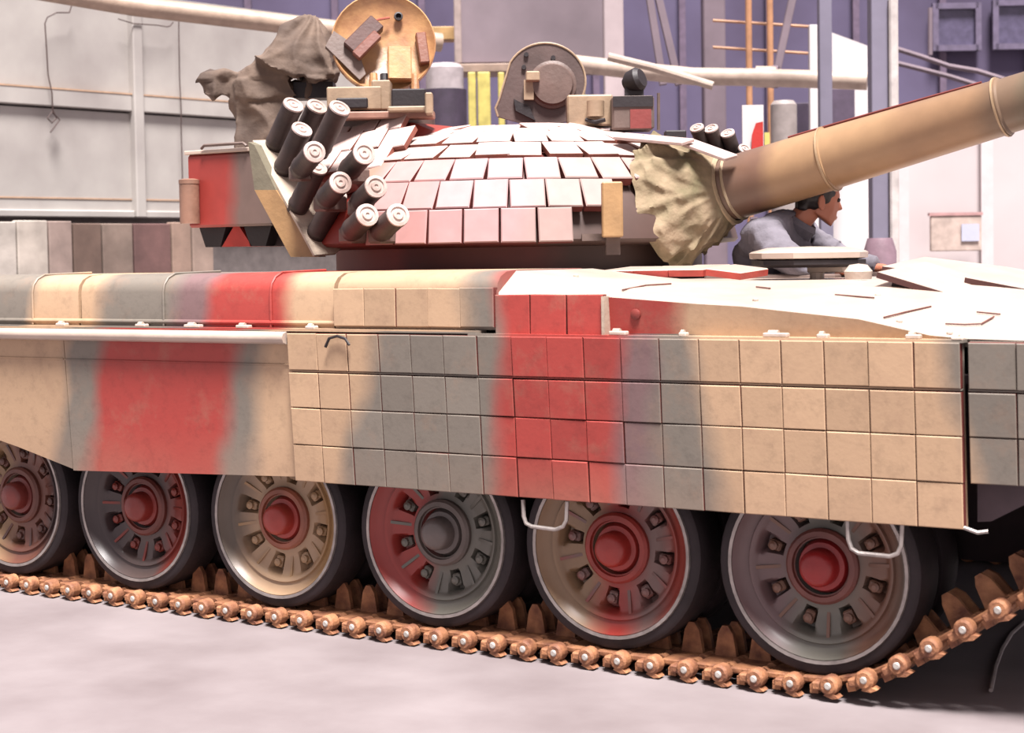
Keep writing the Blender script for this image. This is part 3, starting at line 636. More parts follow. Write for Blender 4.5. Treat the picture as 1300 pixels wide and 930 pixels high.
# ---- track: single links with their pin ends
lk = MB()
lk.box((-.068, .315, .006), (.105, .51, .022), ch=.005)                      # web between two pins
lk.box((-.068, .29, -.022), (.03, .5, .03))                                # grouser
lk.lathe([(.026, 0), (.034, .008), (.034, .05), (.026, .055)], (0, .0, 0), V((0, 1, 0)), 14)
lk.box((-.03, .035, -.004), (.07, .05, .03), ch=.006)
for yy in (.155, .29, .425, .555): lk.cyl((0, yy, 0), (0, yy+.045, 0), .026, n=10)
for yy in (.085, .222, .36, .49): lk.cyl((-.137, yy, 0), (-.137, yy+.04, 0), .024, n=10)
lk.prism([(-.005, -.02), (.02, -.03), (.034, -.042), (.012, -.046), (-.02, -.034)], (0, .05, 0), V((1, 0, 0)), ZZ, .045)
lk.prism([(-.11, .012), (-.02, .012), (-.035, .1), (-.055, .13), (-.078, .13), (-.095, .1)], (0, .28, 0), V((1, 0, 0)), ZZ, -.02)    # guide horn
lk.prism([(-.11, .012), (-.02, .012), (-.035, .1), (-.055, .13), (-.078, .13), (-.095, .1)], (0, .2, 0), V((1, 0, 0)), ZZ, -.02)
LINK = lk.mesh('track_link', M_RUST, 30)
pm = MB(); pm.lathe([(.013, 0), (.013, .014), (.009, .018)], (0, .012, 0), AX, 12); PIN = pm.mesh('track_pin', M_PIN, 40)
path = []
xp = -2.6755-4*.137
while xp < 1.36: path.append((xp, .05)); xp += .137
path += [(1.437, .058), (1.566, .094), (1.683, .157), (1.793, .228), (1.908, .302), (2.024, .379), (2.139, .455), (2.25, .535), (2.363, .613)]+[(2.30+.3*math.cos(rad(a)), .91+.3*math.sin(rad(a))) for a in (-52, -26, 0, 26, 52, 78, 104)]
for i in range(1, len(path)):
    (xa, za), (xb, zb2) = path[i-1], path[i]; an = math.atan2(zb2-za, xb-xa)
    o = put('track_link', LINK, TK, Matrix.Translation((xb, -1.69, zb2)) @ Matrix.Rotation(-an, 4, 'Y')); put('track_pin', PIN, o)

# far side running gear, glimpsed as dark shapes under the hull
F180 = Matrix.Rotation(math.pi, 4, 'Z')
for i, x in enumerate(WX):
    wo = put('road_wheel', D.meshes['wheel_disc'] if i == 0 else D.meshes['wheel_disc.%03d' % i], TK, Matrix.Translation((x, 1.615, .446)) @ F180); put('tyre', TYRE, wo)
for i in range(1, len(path)):
    (xa, za), (xb, zb2) = path[i-1], path[i]; an = math.atan2(zb2-za, xb-xa)
    put('track_link', LINK, TK, Matrix.Translation((xb, 1.11, zb2)) @ Matrix.Rotation(-an, 4, 'Y'))
b = MB(); b.box((-.5, 1.79, .95), (6.0, .02, .62)); part(b, 'side_skirt', M_CAMO, loc=(-.5, 1.79, .65), smooth=0)

# ---- items on the front deck
def deckz(x, y):
    for i in range(len(fx)-1):
        if fx[i][0] <= x <= fx[i+1][0]:
            t = (x-fx[i][0])/(fx[i+1][0]-fx[i][0]); o_, c_, i_ = [p+(q-p)*t for p, q in ((fx[i][1], fx[i+1][1]), (crown(i), crown(i+1)), (fx[i][2], fx[i+1][2]))]
            return o_+(c_-o_)*(y+1.76)/.14 if y < -1.62 else c_+(i_-c_)*(y+1.62)/.59
    return RZ
BR_FLAT = brickmesh('armour_brick', .152, .26, .03, .004, [M_DECK, mat('bright_red_edge', (186, 70, 58), rough=.6)])
for i, (x, dz, rx, ry) in enumerate(((.262, 0, .05, 0), (.42, .001, .05, .0), (.577, .003, .06, .0), (.74, -.004, .05, .12))):
    y = -.89; e = Matrix.Translation((x, y, 1.462+dz)) @ Matrix.Rotation(ry, 4, 'Y') @ Matrix.Rotation(-math.pi/2+rx, 4, 'X'); put('armour_brick', BR_FLAT, TK, e)
# raised armour plates on the glacis
for pA, pB, y, dep in (((1114, 345), (1252, 387), -1.2, .5), ((1225, 352), (1330, 372), -.9, .5), ((1120, 338), (1230, 352), -.6, .5)):
    A, B_ = ony(*pA, y), ony(*pB, y); ex = B_-A; X = ex.normalized(); Y = V((0, 1, .07)).normalized(); Y = (Y-X*Y.dot(X)).normalized()
    b = MB(); b.prism([(0, 0), (ex.length, 0), (ex.length, dep), (0, dep)], A-X.cross(Y)*.022, X, Y, .022, 0, 1); part(b, 'glacis_plate', [M_DECK, mat('plate_edge', (92, 50, 46), rough=.7)], loc=A, smooth=0)
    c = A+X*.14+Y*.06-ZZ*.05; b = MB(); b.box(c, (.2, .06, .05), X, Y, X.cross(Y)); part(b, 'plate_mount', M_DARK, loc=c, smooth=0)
# driver's hatch lid swung aside on its pivot
LC = V((.885, -.5, 1.515)); b = MB(); b.lathe([(.2, 0), (.243, .008), (.245, .03), (.235, .036), (.17, .052), (.0, .056)], LC, ZZ, 10, a0=.3)
lid = part(b, 'driver_hatch_lid', [M_DECK], loc=LC, smooth=20)
b = MB(); b.lathe([(.19, -.03), (.235, -.018), (.235, .0)], LC, ZZ, 10, a0=.3); o = part(b, 'lid_rim', M_BLACK, loc=LC, smooth=20)
b = MB(); b.cyl(V((.93, -.52, 1.43)), V((.93, -.52, 1.5)), .03, n=12); b.box((.98, -.53, 1.475), (.16, .05, .025), ch=.004); part(b, 'lid_pivot', M_LATCH, loc=(.93, -.52, 1.43), smooth=25)
b = MB(); b.lathe([(.05, 0), (.055, .03), (.035, .055), (0, .06)], (1.24, -.86, 1.44), ZZ, 14); part(b, 'deck_fitting', M_LATCH, loc=(1.24, -.86, 1.44))
# wires and small fittings lying on the fender top
for pts in (((1122, 405), (1150, 398), (1182, 391)), ((1200, 413), (1225, 414), (1246, 413), (1262, 404)), ((1240, 398), (1270, 401)), ((790, 370), (820, 364), (852, 362)), ((960, 366), (978, 368)), ((1060, 376), (1110, 380))):
    w3 = []
    for u, v in pts:
        y = -1.5; p = ony(u, v, y)
        for _ in range(30):
            p = ony(u, v, y); dz = p.z-deckz(p.x, y); y += dz*2.0; y = max(-1.75, min(-1.05, y))
        p = ony(u, v, y); w3.append(V((p.x, p.y, deckz(p.x, p.y)+.006)))
    b = MB(); b.tube(w3, .003, 6); part(b, 'deck_wire', mat('brown_wire', (110, 60, 52), rough=.7), loc=w3[0])
for x, y in ((.8, -1.45), (1.5, -1.35), (.35, -1.5), (1.15, -1.62), (1.88, -1.72), (1.7, -1.69)):
    b = MB(); b.lathe([(.011, 0), (.011, .006), (.006, .01)], (x, y, deckz(x, y)), ZZ, 10); part(b, 'deck_bolt', M_LATCH, loc=(x, y, deckz(x, y)))

# ---- turret
TC = V((-.85, 0, 1.45))
t = MB(); t.lathe([(.9, -.02), (.9, .14), (1.06, .155), (1.075, .17), (1.04, .3), (.955, .425), (.84, .53), (.62, .61), (.4, .67), (.2, .7), (.0, .715)], (0, 0, 0), ZZ, 64)
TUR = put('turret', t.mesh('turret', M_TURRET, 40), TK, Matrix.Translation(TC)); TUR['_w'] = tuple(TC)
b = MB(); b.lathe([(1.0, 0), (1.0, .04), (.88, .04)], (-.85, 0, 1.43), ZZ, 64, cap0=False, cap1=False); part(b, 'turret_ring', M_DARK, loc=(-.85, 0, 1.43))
BR_T = [brickmesh('armour_brick', w_, h_, .045, .005, [M_TBRICK, M_OXIDE]) for w_, h_ in ((.151, .148), (.149, .15), (.152, .146))]
BR_T2 = [brickmesh('armour_brick', w_, h_, .03, .004, [M_TBRICK2, mat('pink_brown_edge', (160, 92, 76), rough=.6)]) for w_, h_ in ((.15, .15), (.153, .147))]
def tbrick(az, rho, z, tau, roll=0, meshes=BR_T, lift=0):
    a = rad(az); tt = rad(tau); e = V((math.cos(a), math.sin(a), 0)); n = e*math.cos(tt)+ZZ*math.sin(tt); up = -e*math.sin(tt)+ZZ*math.cos(tt); y = -n; x = y.cross(up)
    th = .045 if meshes is BR_T else .03
    p = e*rho+ZZ*(z-TC.z)-n*(th-lift)
    put('armour_brick', random.choice(meshes), TUR, frame(p, x, y, up) @ Matrix.Rotation(roll+random.uniform(-.015, .015), 4, 'Y') @ Matrix.Rotation(random.uniform(-.02, .02), 4, 'X'))
for i in range(6): tbrick(-90.5+i*8.15+8.15*0, 1.13, 1.683, 9)                 # lowest front row
for i in range(-1, 6): tbrick(-81.6+(i)*8.65, 1.062, 1.824, 33)
for i in range(-2, 8): tbrick(-80.5+i*9.7, .958, 1.938, 49)
for rho, z, tau, n0, n1 in ((.83, 2.025, 66, -8, 12), (.69, 2.09, 70, -8, 10), (.55, 2.122, 75, -7, 7), (.41, 2.155, 77, -8, 6)):
    st = math.degrees(.157/rho)
    for i in range(n0, n1):
        az = -66+i*st+random.uniform(-1, 1)
        cx_, cy_ = rho*math.cos(rad(az))+.48, rho*math.sin(rad(az))+.38
        if -185 < az < 32 and math.hypot(cx_, cy_) > .2: tbrick(az, rho, z, tau, random.uniform(-.06, .06), BR_T2, random.uniform(0, .012))
# cast bulge below the commander's station, tiled as well
bm = bmesh.new()
for p in ((-1.72, -.72, 1.75), (-1.0, -1.0, 1.88), (-.92, -.4, 2.1), (-1.7, -.2, 2.05), (-1.62, -.83, 1.93), (-1.02, -.87, 1.92), (-1.6, -.52, 2.2), (-1.1, -.54, 2.19), (-1.5, -.2, 2.2), (-1.1, -.2, 2.19)): bm.verts.new(V(p)-TC)
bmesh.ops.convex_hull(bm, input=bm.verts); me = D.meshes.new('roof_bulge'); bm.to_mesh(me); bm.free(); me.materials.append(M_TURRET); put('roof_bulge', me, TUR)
for row, (y, z) in enumerate(((-.80, 1.985), (-.69, 2.082), (-.58, 2.175))):
    for i in range(4-(row == 2)):
        n = V((-.06, -.66, .75)).normalized(); X = V((1, .02, .04)); X = (X-n*X.dot(n)).normalized(); u_ = n.cross(X)
        p = V((-1.57+i*.16+row*.05, y-.012*i, z))-TC+n*.004
        put('armour_brick', BR_T2[(i+row) % 2], TUR, frame(p, X, -n, -n.cross(X) if False else (X.cross(-n))) @ Matrix.Rotation(random.uniform(-.08, .08), 4, 'Y'))
# bracket with a tan box at the right of the front rows
P0 = ony(777, 300, -.78); b = MB(); c = ony(777, 266, -.78); b.box(c, (.088, .08, .235), bx, by, ZZ, ch=.006); sb = part(b, 'sensor_box', M_TAN, loc=c, smooth=25)
b = MB(); b.box(ony(778, 310, -.74), (.06, .06, .09), bx, by, ZZ); b.box(ony(762, 301, -.7), (.16, .05, .03), bx, by, ZZ); part(b, 'sensor_bracket', M_GREY, loc=ony(778, 316, -.74), smooth=0)

# ---- gun
g0 = ony(862, 259, 0); g1_ = ony(1300, 127.5, 0); GD = (g1_-g0).normalized()
def gp(s): return g0+GD*s
def sof(u):                                                   # distance along the gun at picture column u
    v = 259+(127.5-259)*(u-862)/(1300-862); return (ony(u, v, 0)-g0).dot(GD)
M_BARREL = xmat('barrel_paint', [(-.4, (132, 104, 88)), (.38, (136, 102, 84)), (.52, (190, 152, 114)), (1.1, (178, 140, 106)), (1.5, (140, 114, 92)), (1.66, (116, 106, 86)), (2.6, (160, 124, 98))], -.4, 3.2, rough=.4)
s1, s2, s3 = sof(935), sof(1053), sof(1272)
prof = [(.05, -.3), (.145, -.3), (.146, s1), (.139, s2-.012), (.143, s2-.008), (.143, s2+.008), (.136, s2+.012), (.119, s3-.02), (.124, s3-.012), (.124, s3+.012), (.116, s3+.02), (.108, s3+1.1), (.14, s3+1.16), (.14, s3+1.8), (.1, s3+1.9), (.095, s3+3.0), (.06, s3+3.0), (.06, s3+2.8), (.0, s3+2.8)]
GUN = part(MB().lathe(prof, g0, GD, 40), 'gun_barrel', M_BARREL, loc=g0)
GUN['_w'] = tuple(g0)
GU = GD.cross(V((0, -1, 0))).normalized(); GU = GU if GU.z > 0 else -GU
b = MB(); b.tube([gp(sof(u))+GU*(r+.004) for u, r in ((1010, .141), (1060, .138), (1150, .13), (1255, .12))], .007, 6); b.build('seam_strip', M_OXIDE, GUN, loc=g0)
for s_, r_ in ((s2, .143), (s3, .124)):
    b = MB(); b.lathe([(r_, -.004), (r_+.005, -.004), (r_+.005, .004), (r_, .004)], gp(s_), GD, 40, cap0=False, cap1=False); b.build('sleeve_clamp', mat('clamp_paint', (190, 160, 126), rough=.4), GUN, loc=g0)
# canvas mantlet cover: bunched around the gun root, tied to the barrel
sA, sB = sof(868), sof(926); nr, na = 60, 200; vs = []; fs = []
for i in range(nr+1):
    q_ = i/nr; s_ = sA+(sB-sA)*q_
    for k in range(na):
        a = 2*math.pi*k/na; ca, sa = math.cos(a), math.sin(a); dv = V((0, -1, 0))*sa+GU*ca
        o_ = (1-q_)**.8
        r_ = .152+o_*(.03+.04*max(0, ca)+.05*max(0, -ca)+.29*max(0, sa))             # wider below and on the near side
        px, py = sa*1.3, ca*1.3
        gath = 1-abs(math.sin(a*9+q_*2.5+noise.noise(V((px*2, py*2, s_*4)))*3.5))*2       # pleats gathered at the strap
        ringf = 1-abs(math.sin(s_*23+noise.noise(V((px*2.2, py*2.2, s_*3+5)))*3))*2       # cross folds
        crum = 1-abs(noise.noise(V((px*4, py*4, s_*16))))*2.6
        tie = min(1, (1-q_)/.15)
        vs.append(gp(s_-.10*o_*max(0, -ca)*0)+dv*(r_+tie*(gath*.012*(.4+o_)+ringf*.017*o_**.5+crum*.014*o_**.5)))
for i in range(nr):
    for k in range(na):
        j = (k+1) % na; fs.append((i*na+k, i*na+j, i*na+na+j, i*na+na+k))
part(MB().add(vs, fs), 'mantlet_cover', M_CANVAS, loc=g0, smooth=60)
b = MB(); b.lathe([(.15, -.018), (.165, -.012), (.165, .012), (.15, .018)], gp(sB-.01), GD, 40, cap0=False, cap1=False); b.lathe([(.146, -.008), (.156, 0), (.146, .008)], gp(sB+.035), GD, 40, cap0=False, cap1=False); part(b, 'cover_strap', mat('strap_webbing', (196, 172, 140), rough=.7), loc=gp(sB))
# lip of plates over the gun root
for u0, v0, u1, v1, y, th in ((778, 175, 866, 183, -.34, .016), (862, 182, 920, 203, -.26, .016)):
    A, B_ = ony(u0, v0, y), ony(u1, v1, y); ex = B_-A; X = ex.normalized(); Y = V((.0, 1, .2)).normalized(); Z = X.cross(Y).normalized(); Y = Z.cross(X)
    b = MB(); b.box(A+ex/2+Y*.06, (ex.length, .12, th), X, Y, Z, mi=0, ch=.003); part(b, 'brow_plate', [M_TBRICK2], loc=A, smooth=25)

# ---- smoke launchers
GA = V((.67192, -.24755, .69803)).normalized(); GB = V((.79409, -.54661, .26578)).normalized()
PL1 = V((-1.728, -.95, 2.11)); d1 = V((.61945, -.14143, -.77219)).normalized(); nP = V((.72911, -.26097, .63269)).normalized(); d2 = nP.cross(d1).normalized()
pl = MB(); pl.prism([(-.01, 0), (.7, 0), (.7, .12), (.5, .42), (.06, .42), (-.01, .12)], PL1-nP*.012, d1, d2, .012)
mount = part(pl, 'launcher_mount', mat('mount_paint', (216, 196, 176), rough=.4), loc=PL1, smooth=0)
# side cheek of the mount: grey-green above, tan below
cz = V((0, 0, -1))
for pts, m_ in ((((315, 180), (323, 184), (350, 241), (323, 241)), mat('mount_grey', (140, 132, 112), rough=.5)), (((323, 241), (350, 241), (405, 326), (369, 326)), M_TAN)):
    A = ony(*pts[0], -1.0); w_ = MB(); w_.prism([((ony(u, v, -1.0)-A).x, (ony(u, v, -1.0)-A).z) for u, v in pts], A, V((1, 0, 0)), ZZ, -.05); part(w_, 'mount_cheek', m_, loc=A, smooth=0)
def launcher(u, v, ax, plane=.25, L_=.27, P=PL1, n=nP, r=.049, yy=None):
    lidp = ony(u, v, yy) if yy is not None else onp(u, v, P+n*plane, n)
    base = lidp-ax*L_
    b = MB(); b.lathe([(r*.96, 0), (r*.98, .03), (r*1.05, .035), (r*1.05, .05), (r, .055), (r, L_-.02), (r*1.04, L_-.018), (r*1.04, L_)], base, ax, 20)
    o = part(b, 'smoke_tube', M_TUBE, loc=base); o['_w'] = tuple(base)
    c = MB(); c.lathe([(r*1.03, 0), (r*1.0, .008), (r*.72, .01), (r*.66, .004), (r*.5, .004), (r*.42, .011), (r*.18, .011), (r*.12, .006), (0, .006)], lidp, ax, 20); c.build('tube_cap', M_CAP, o, loc=base)
    return base
for u, v in ((372, 134), (402, 136), (383, 165), (402, 213), (427, 247)): launcher(u, v, GA)
launcher(431, 138, GA, yy=-1.0)
for u, v in ((399, 193), (462, 195), (432, 232), (477, 237), (466, 273), (505, 273)): 
    bs = launcher(u, v, GB, .27, .24, yy=-1.25-.0013*(v-195))
    k = MB(); k.box(bs+GB*.01-ZZ*.02+V((-.03, .07, 0)), (.08, .16, .07), ch=.01); part(k, 'tube_bracket', M_GREY, loc=bs, smooth=25)
# opposite bank beyond the gun
PF = ony(905, 170, .75); GF = (RT*(-.35)+UP*.75-FW*.55).normalized()
for u, v in ((885, 163), (903, 164), (924, 170)): launcher(u, v, GF, 0, .22, PF, -FW, .036)
bs = launcher(945, 190, (RT*.3+UP*.6-FW*.7).normalized(), 0, .16, PF, -FW, .034)
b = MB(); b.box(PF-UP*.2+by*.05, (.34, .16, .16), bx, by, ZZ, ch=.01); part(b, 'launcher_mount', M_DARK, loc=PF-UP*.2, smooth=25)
b = MB(); b.box(ony(857, 174, .1), (.1, .08, .06), bx, by, ZZ, ch=.006); part(b, 'sight_cover', M_BLACK, loc=ony(857, 174, .1), smooth=25)

# ---- stowage bin at the turret rear
b = MB(); b.box((-2.14, -.02, 1.905), (.56, 1.3, .37), ch=.012)
BIN = part(b, 'stowage_bin', xmat('bin_paint', [(-2.6, RED), (-2.12, (136, 112, 104)), (-1.9, (128, 108, 100))], -2.6, -1.6, rough=.5), loc=(-2.14, -.02, 1.72), smooth=25); BIN['_w'] = (-2.14, -.02, 1.72)
b = MB(); b.box((-2.14, -.02, 2.10), (.58, 1.32, .02), ch=.004); b.build('bin_lid', M_DECK, BIN, loc=(-2.14, -.02, 2.09), smooth=25)
b = MB(); b.lathe([(.05, 0), (.05, .2), (.052, .2), (.052, .22), (.03, .226)], (-2.36, -.72, 1.74), ZZ, 16); b.build('canister', mat('canister_paint', (170, 128, 108), rough=.45), BIN, loc=(-2.36, -.72, 1.74))
b = MB(); b.tube([(-2.3, -.69, 2.115), (-2.28, -.69, 2.13), (-2.02, -.69, 2.13), (-2.0, -.69, 2.115)], .008, 6); b.build('lid_handle', M_GREY, BIN, loc=(-2.14, -.69, 2.115))
for x, m_ in ((-2.3, M_BLACK), (-2.14, M_REDP), (-2.0, M_BLACK)):
    b = MB(); b.prism([(-.09, 0), (.09, 0), (.05, -.1), (-.05, -.1)] if m_ is M_BLACK else [(-.02, 0), (.02, 0), (.1, -.1), (-.1, -.1)], (x, -.62, 1.72), V((1, 0, 0)), ZZ, -.5); part(b, 'bin_bracket', m_, loc=(x, -.62, 1.65), smooth=0)
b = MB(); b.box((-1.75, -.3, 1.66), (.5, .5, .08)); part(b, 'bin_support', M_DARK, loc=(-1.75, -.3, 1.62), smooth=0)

# ---- commander's cupola and open hatch
cu = ony(487, 130, -.38); CUP = V((cu.x, cu.y, 0))
b = MB(); b.lathe([(.25, 2.08), (.25, 2.24), (.23, 2.26), (.18, 2.262), (.18, 2.15)], CUP, ZZ, 32, cap0=False, cap1=False); part(b, 'cupola', M_GREY, loc=V((cu.x, cu.y, 2.02)))
def facebox(name, u, v, y, wd, ht, th, m, parent=None, ch=.006):
    c = ony(u, v, y); b = MB(); b.box(c, (wd, th, ht), bx, by, ZZ, ch=ch)
    return b.build(name, m, parent or TK, loc=c, smooth=25)
M_CUP = mat('cupola_paint', (190, 162, 134), rough=.45)
facebox('periscope_housing', 452, 127, -.6, .26, .11, .2, M_CUP)
facebox('periscope_window', 447, 131, -.705, .15, .05, .02, M_BLACK)
facebox('periscope_housing', 485, 122, -.55, .09, .14, .14, M_CUP)
facebox('sight_block', 520, 128, -.55, .16, .1, .16, M_BLACK)
facebox('sight_frame', 545, 132, -.6, .035, .1, .1, M_CUP)
facebox('sight_frame', 520, 139, -.62, .2, .025, .1, M_CUP)
facebox('cupola_step', 485, 147, -.62, .5, .035, .12, mat('cupola_step_paint', (176, 128, 110), rough=.5))
HC = ony(487, 55, -.35); HX = RT; HN = (-FW*.93+UP*.2+RT*.12).normalized(); HU = (UP-HN*UP.dot(HN)).normalized(); HX = HU.cross(HN)
rr = .257
hb = MB(); hb.lathe([(rr, -.02), (rr, .012), (rr-.006, .016), (rr-.014, .008), (rr*.88, -.008), (rr*.7, -.026), (rr*.4, -.042), (0, -.048)], HC, HN, 40, cap0=False)
hb.lathe([(0, -.085), (rr*.5, -.08), (rr*.9, -.05), (rr, -.02)], HC, HN, 40, cap0=False, cap1=False)
HAT = part(hb, 'commander_hatch', M_GOLD, loc=HC); HAT['_w'] = tuple(HC)
def hbox(name, x, y, z, sx, sy, sz, m, rot=0, ch=.005):
    X = HX*math.cos(rot)+HU*math.sin(rot); Y = -HX*math.sin(rot)+HU*math.cos(rot); b = MB(); b.box(HC+HX*x+HU*y+HN*z, (sx, sy, sz), X, Y, HN, ch=ch); return b.build(name, m, HAT, loc=HC, smooth=25)
sc_ = 8.55/FPX
hbox('padding_block', -.1, .02, .03, .085, .2, .07, mat('dark_pad', (96, 62, 56), rough=.6), rot=-.75)
hbox('padding_block', -.085, -.035, .055, .05, .16, .04, mat('red_brown_pad', (140, 84, 70), rough=.5), rot=-.75)
hbox('hinge_box', .075, -.12, .02, .115, .17, .08, M_GOLD)
hbox('latch_block', .19, -.03, .01, .05, .16, .06, mat('latch_brown', (150, 92, 70), rough=.5), rot=.12)
b = MB(); b.lathe([(.022, .0), (.022, .012), (.014, .014), (.012, .0)], HC+HX*.075+HU*.145-HN*.012, HN, 16); b.build('bolt_hole', M_BLACK, HAT, loc=HC)
b = MB(); b.tube([HC+HX*-.07+HU*.1+HN*.02, HC+HX*-.02+HU*.12+HN*.012, HC+HX*.03+HU*.135+HN*.0], .006, 6); b.build('pull_strap', mat('strap_red', (190, 100, 80), rough=.6), HAT, loc=HC)
for x in (-.05, .0, .15):
    b = MB(); b.cyl(HC+HX*x-HU*.16, HC+HX*x-HU*.27, .02, .026, n=10); b.build('hinge_arm', M_GOLD if x else M_BLACK, HAT, loc=HC)
b = MB(); b.prism([(-.285, -.03), (-.245, .05), (-.13, -.03), (-.09, -.17), (-.12, -.2)], HC-HN*.01, HX, HU, .035); b.build('rim_guard', M_GREY, HAT, loc=HC)

# ---- gunner's hatch standing open
GC = ony(692, 105, .35); sc2 = (GC-CAM).dot(FW)/FPX
poly = []
for i in range(21):
    a = rad(-20+i*170/20); poly.append((50*math.cos(a)*sc2*1.02, 49*math.sin(a)*sc2))
poly += [(x*sc2, y*sc2) for x, y in ((-58, -22), (-63, -33), (-60, -44), (-30, -52), (20, -52), (45, -44))]
b = MB(); b.prism(poly, GC, RT, UP, .035); b.prism([(x*.93, y*.93) for x, y in poly], GC, RT, UP, .02)
M_GHAT = mat('gunner_hatch_paint', (104, 84, 80), rough=.5)
GH = part(b, 'gunner_hatch', [M_GHAT], loc=GC, smooth=25); GH['_w'] = tuple(GC)
b = MB(); b.tube([GC+RT*x+UP*y-FW*.035 for x, y in poly[:24]], .006, 8); b.build('hatch_rim', M_CUP, GH, loc=GC)
c2_ = GC+RT*(9*sc2)-UP*(4*sc2)
b = MB(); b.lathe([(.122, .03), (.122, .05), (.108, .055), (.1, .075), (.0, .08)], c2_, -FW, 32); b.build('inner_disc', mat('inner_disc_paint', (124, 100, 92), rough=.5), GH, loc=GC)
b = MB(); b.box(c2_-RT*.1+UP*.035-FW*.08, (.07, .06, .05), RT, FW, UP, ch=.006); b.box(c2_-RT*.12-UP*.03-FW*.06, (.05, .1, .03), RT, -UP, -FW); b.build('handle', M_CUP, GH, loc=GC)
b = MB(); b.prism([(-.16, -.09), (-.08, -.13), (-.05, -.2), (-.15, -.15)], GC-FW*.036, RT, UP, .02); b.build('latch_plate', M_BLACK, GH, loc=GC)
for x, y in ((-27, 18), (10, 30), (-24, 34)):
    b = MB(); b.cyl(GC+RT*(x*sc2)+UP*(y*sc2)-FW*.03, GC+RT*(x*sc2)+UP*(y*sc2)-FW*.05, .012, n=8); b.build('bolt', M_BLACK, GH, loc=GC)
# sight boxes right of it
b = MB(); c = ony(748, 142, .1); b.box(c, (.22, .2, .15), bx, by, ZZ, ch=.008); SB = part(b, 'gunner_sight', M_CUP, loc=c, smooth=25); SB['_w'] = tuple(c)
b = MB(); b.cyl(ony(756, 128, -.01), ony(756, 148, -.01), .042, n=16); b.build('sight_boss', M_CUP, SB, loc=c)
b = MB(); b.tube([ony(744, 152, -.03), ony(756, 155, -.04), ony(768, 152, -.03)], .01, 6); b.build('sight_ring', M_BLACK, SB, loc=c)
c = ony(802, 145, .1); b = MB(); b.box(c, (.2, .2, .16), bx, by, ZZ, ch=.01); SB2 = part(b, 'sight_window_box', M_GREY, loc=c, smooth=25); SB2['_w'] = tuple(c)
b = MB(); b.box(c+ZZ*.052-by*.101, (.19, .012, .05), bx, by, ZZ); b.build('dark_visor', M_BLACK, SB2, loc=c, smooth=0)
b = MB(); b.box(c-ZZ*.03-by*.101+bx*.035, (.1, .01, .09), bx, by, ZZ); b.build('red_patch', mat('dull_red', (150, 66, 62), rough=.6), SB2, loc=c, smooth=0)
b = MB(); c3 = ony(800, 105, .25); b.lathe([(.03, -.03), (.055, 0), (.06, .05), (.045, .07)], c3, (bx*.8+UP*.3-by*.5), 16); SL = part(b, 'search_lamp', M_BLACK, loc=c3)
b = MB(); b.box(ony(805, 116, .25), (.09, .05, .06), bx, by, ZZ); part(b, 'lamp_bracket', M_BLACK, loc=ony(805, 120, .25), smooth=0)
b = MB(); b.cyl(ony(836, 118, .3), ony(836, 165, .3), .008, n=8); part(b, 'antenna_base', M_GREY, loc=ony(836, 165, .3))

# ================================================================== LOOSE THINGS ON THE TANK
# tarpaulin thrown over the roof machine gun
def tp(u, v, off): return at(u, v, 8.75+off)
def ring(pts, th): return [tp(u, v, -th) for u, v in pts]+[tp(u, v, th) for u, v in pts]
sets = [ring([(385, 18), (402, 20), (412, 40), (360, 34)], .08)+ring([(328, 76), (425, 95), (420, 70), (338, 62)], .17),
        ring([(322, 70), (428, 92), (424, 103), (395, 102), (340, 86)], .18),
        ring([(372, 104), (418, 108), (412, 122), (392, 124), (374, 116)], .05),
        ring([(300, 92), (330, 72), (368, 100), (378, 122), (330, 126), (296, 122)], .12),
        ring([(296, 118), (372, 118), (352, 165), (330, 186), (308, 196), (300, 190)], .1),
        ring([(252, 100), (264, 92), (276, 97), (304, 90), (306, 118), (276, 124), (258, 122)], .055),
        ring([(255, 92), (268, 90), (272, 104), (256, 112), (248, 104)], .045)]
me = hullmesh(sets, .011, 3, name='tarpaulin', mats=M_TARP)
nn = [v.normal.copy() for v in me.vertices]; ap = tp(392, 14, 0); wa = tp(352, 90, 0)
for v_, q_ in zip(me.vertices, nn):
    p = v_.co; d_ = p-ap; x_ = d_.dot(RT); y_ = -d_.dot(UP); z_ = d_.dot(FW)
    nz = noise.noise(p*4)
    if y_ < .36: th_ = math.atan2(x_+z_*.6, max(.05, y_)); f_ = (1-abs(math.sin(th_*6+nz*2.5)))*min(1, y_/.15+.3)     # folds fan out from the peak
    else: f_ = 1-abs(math.sin((x_+z_*.5)*15-y_*4+nz*3))                                                                     # hanging folds
    f2 = 1-abs(noise.noise(V((p.x*9, p.y*9, p.z*13))))*2
    v_.co = p+q_*((f_-.5)*.03+f2*.008+nz*.012)
tarp = put('tarpaulin', me); tag(tarp, 'crumpled brown tarpaulin draped over the roof machine gun behind smoke tubes', 'tarpaulin')
# the gun mount under it, showing dark below
b = MB(); p0 = tp(318, 190, 0); p1 = tp(322, 150, 0); b.cyl(V((p0.x, p0.y, 2.05)), p1, .05, n=12); b.box(tp(400, 116, .02), (.2, .16, .08), bx, by, ZZ); part(b, 'gun_mount', M_BLACK, loc=V((p0.x, p0.y, 2.05)))

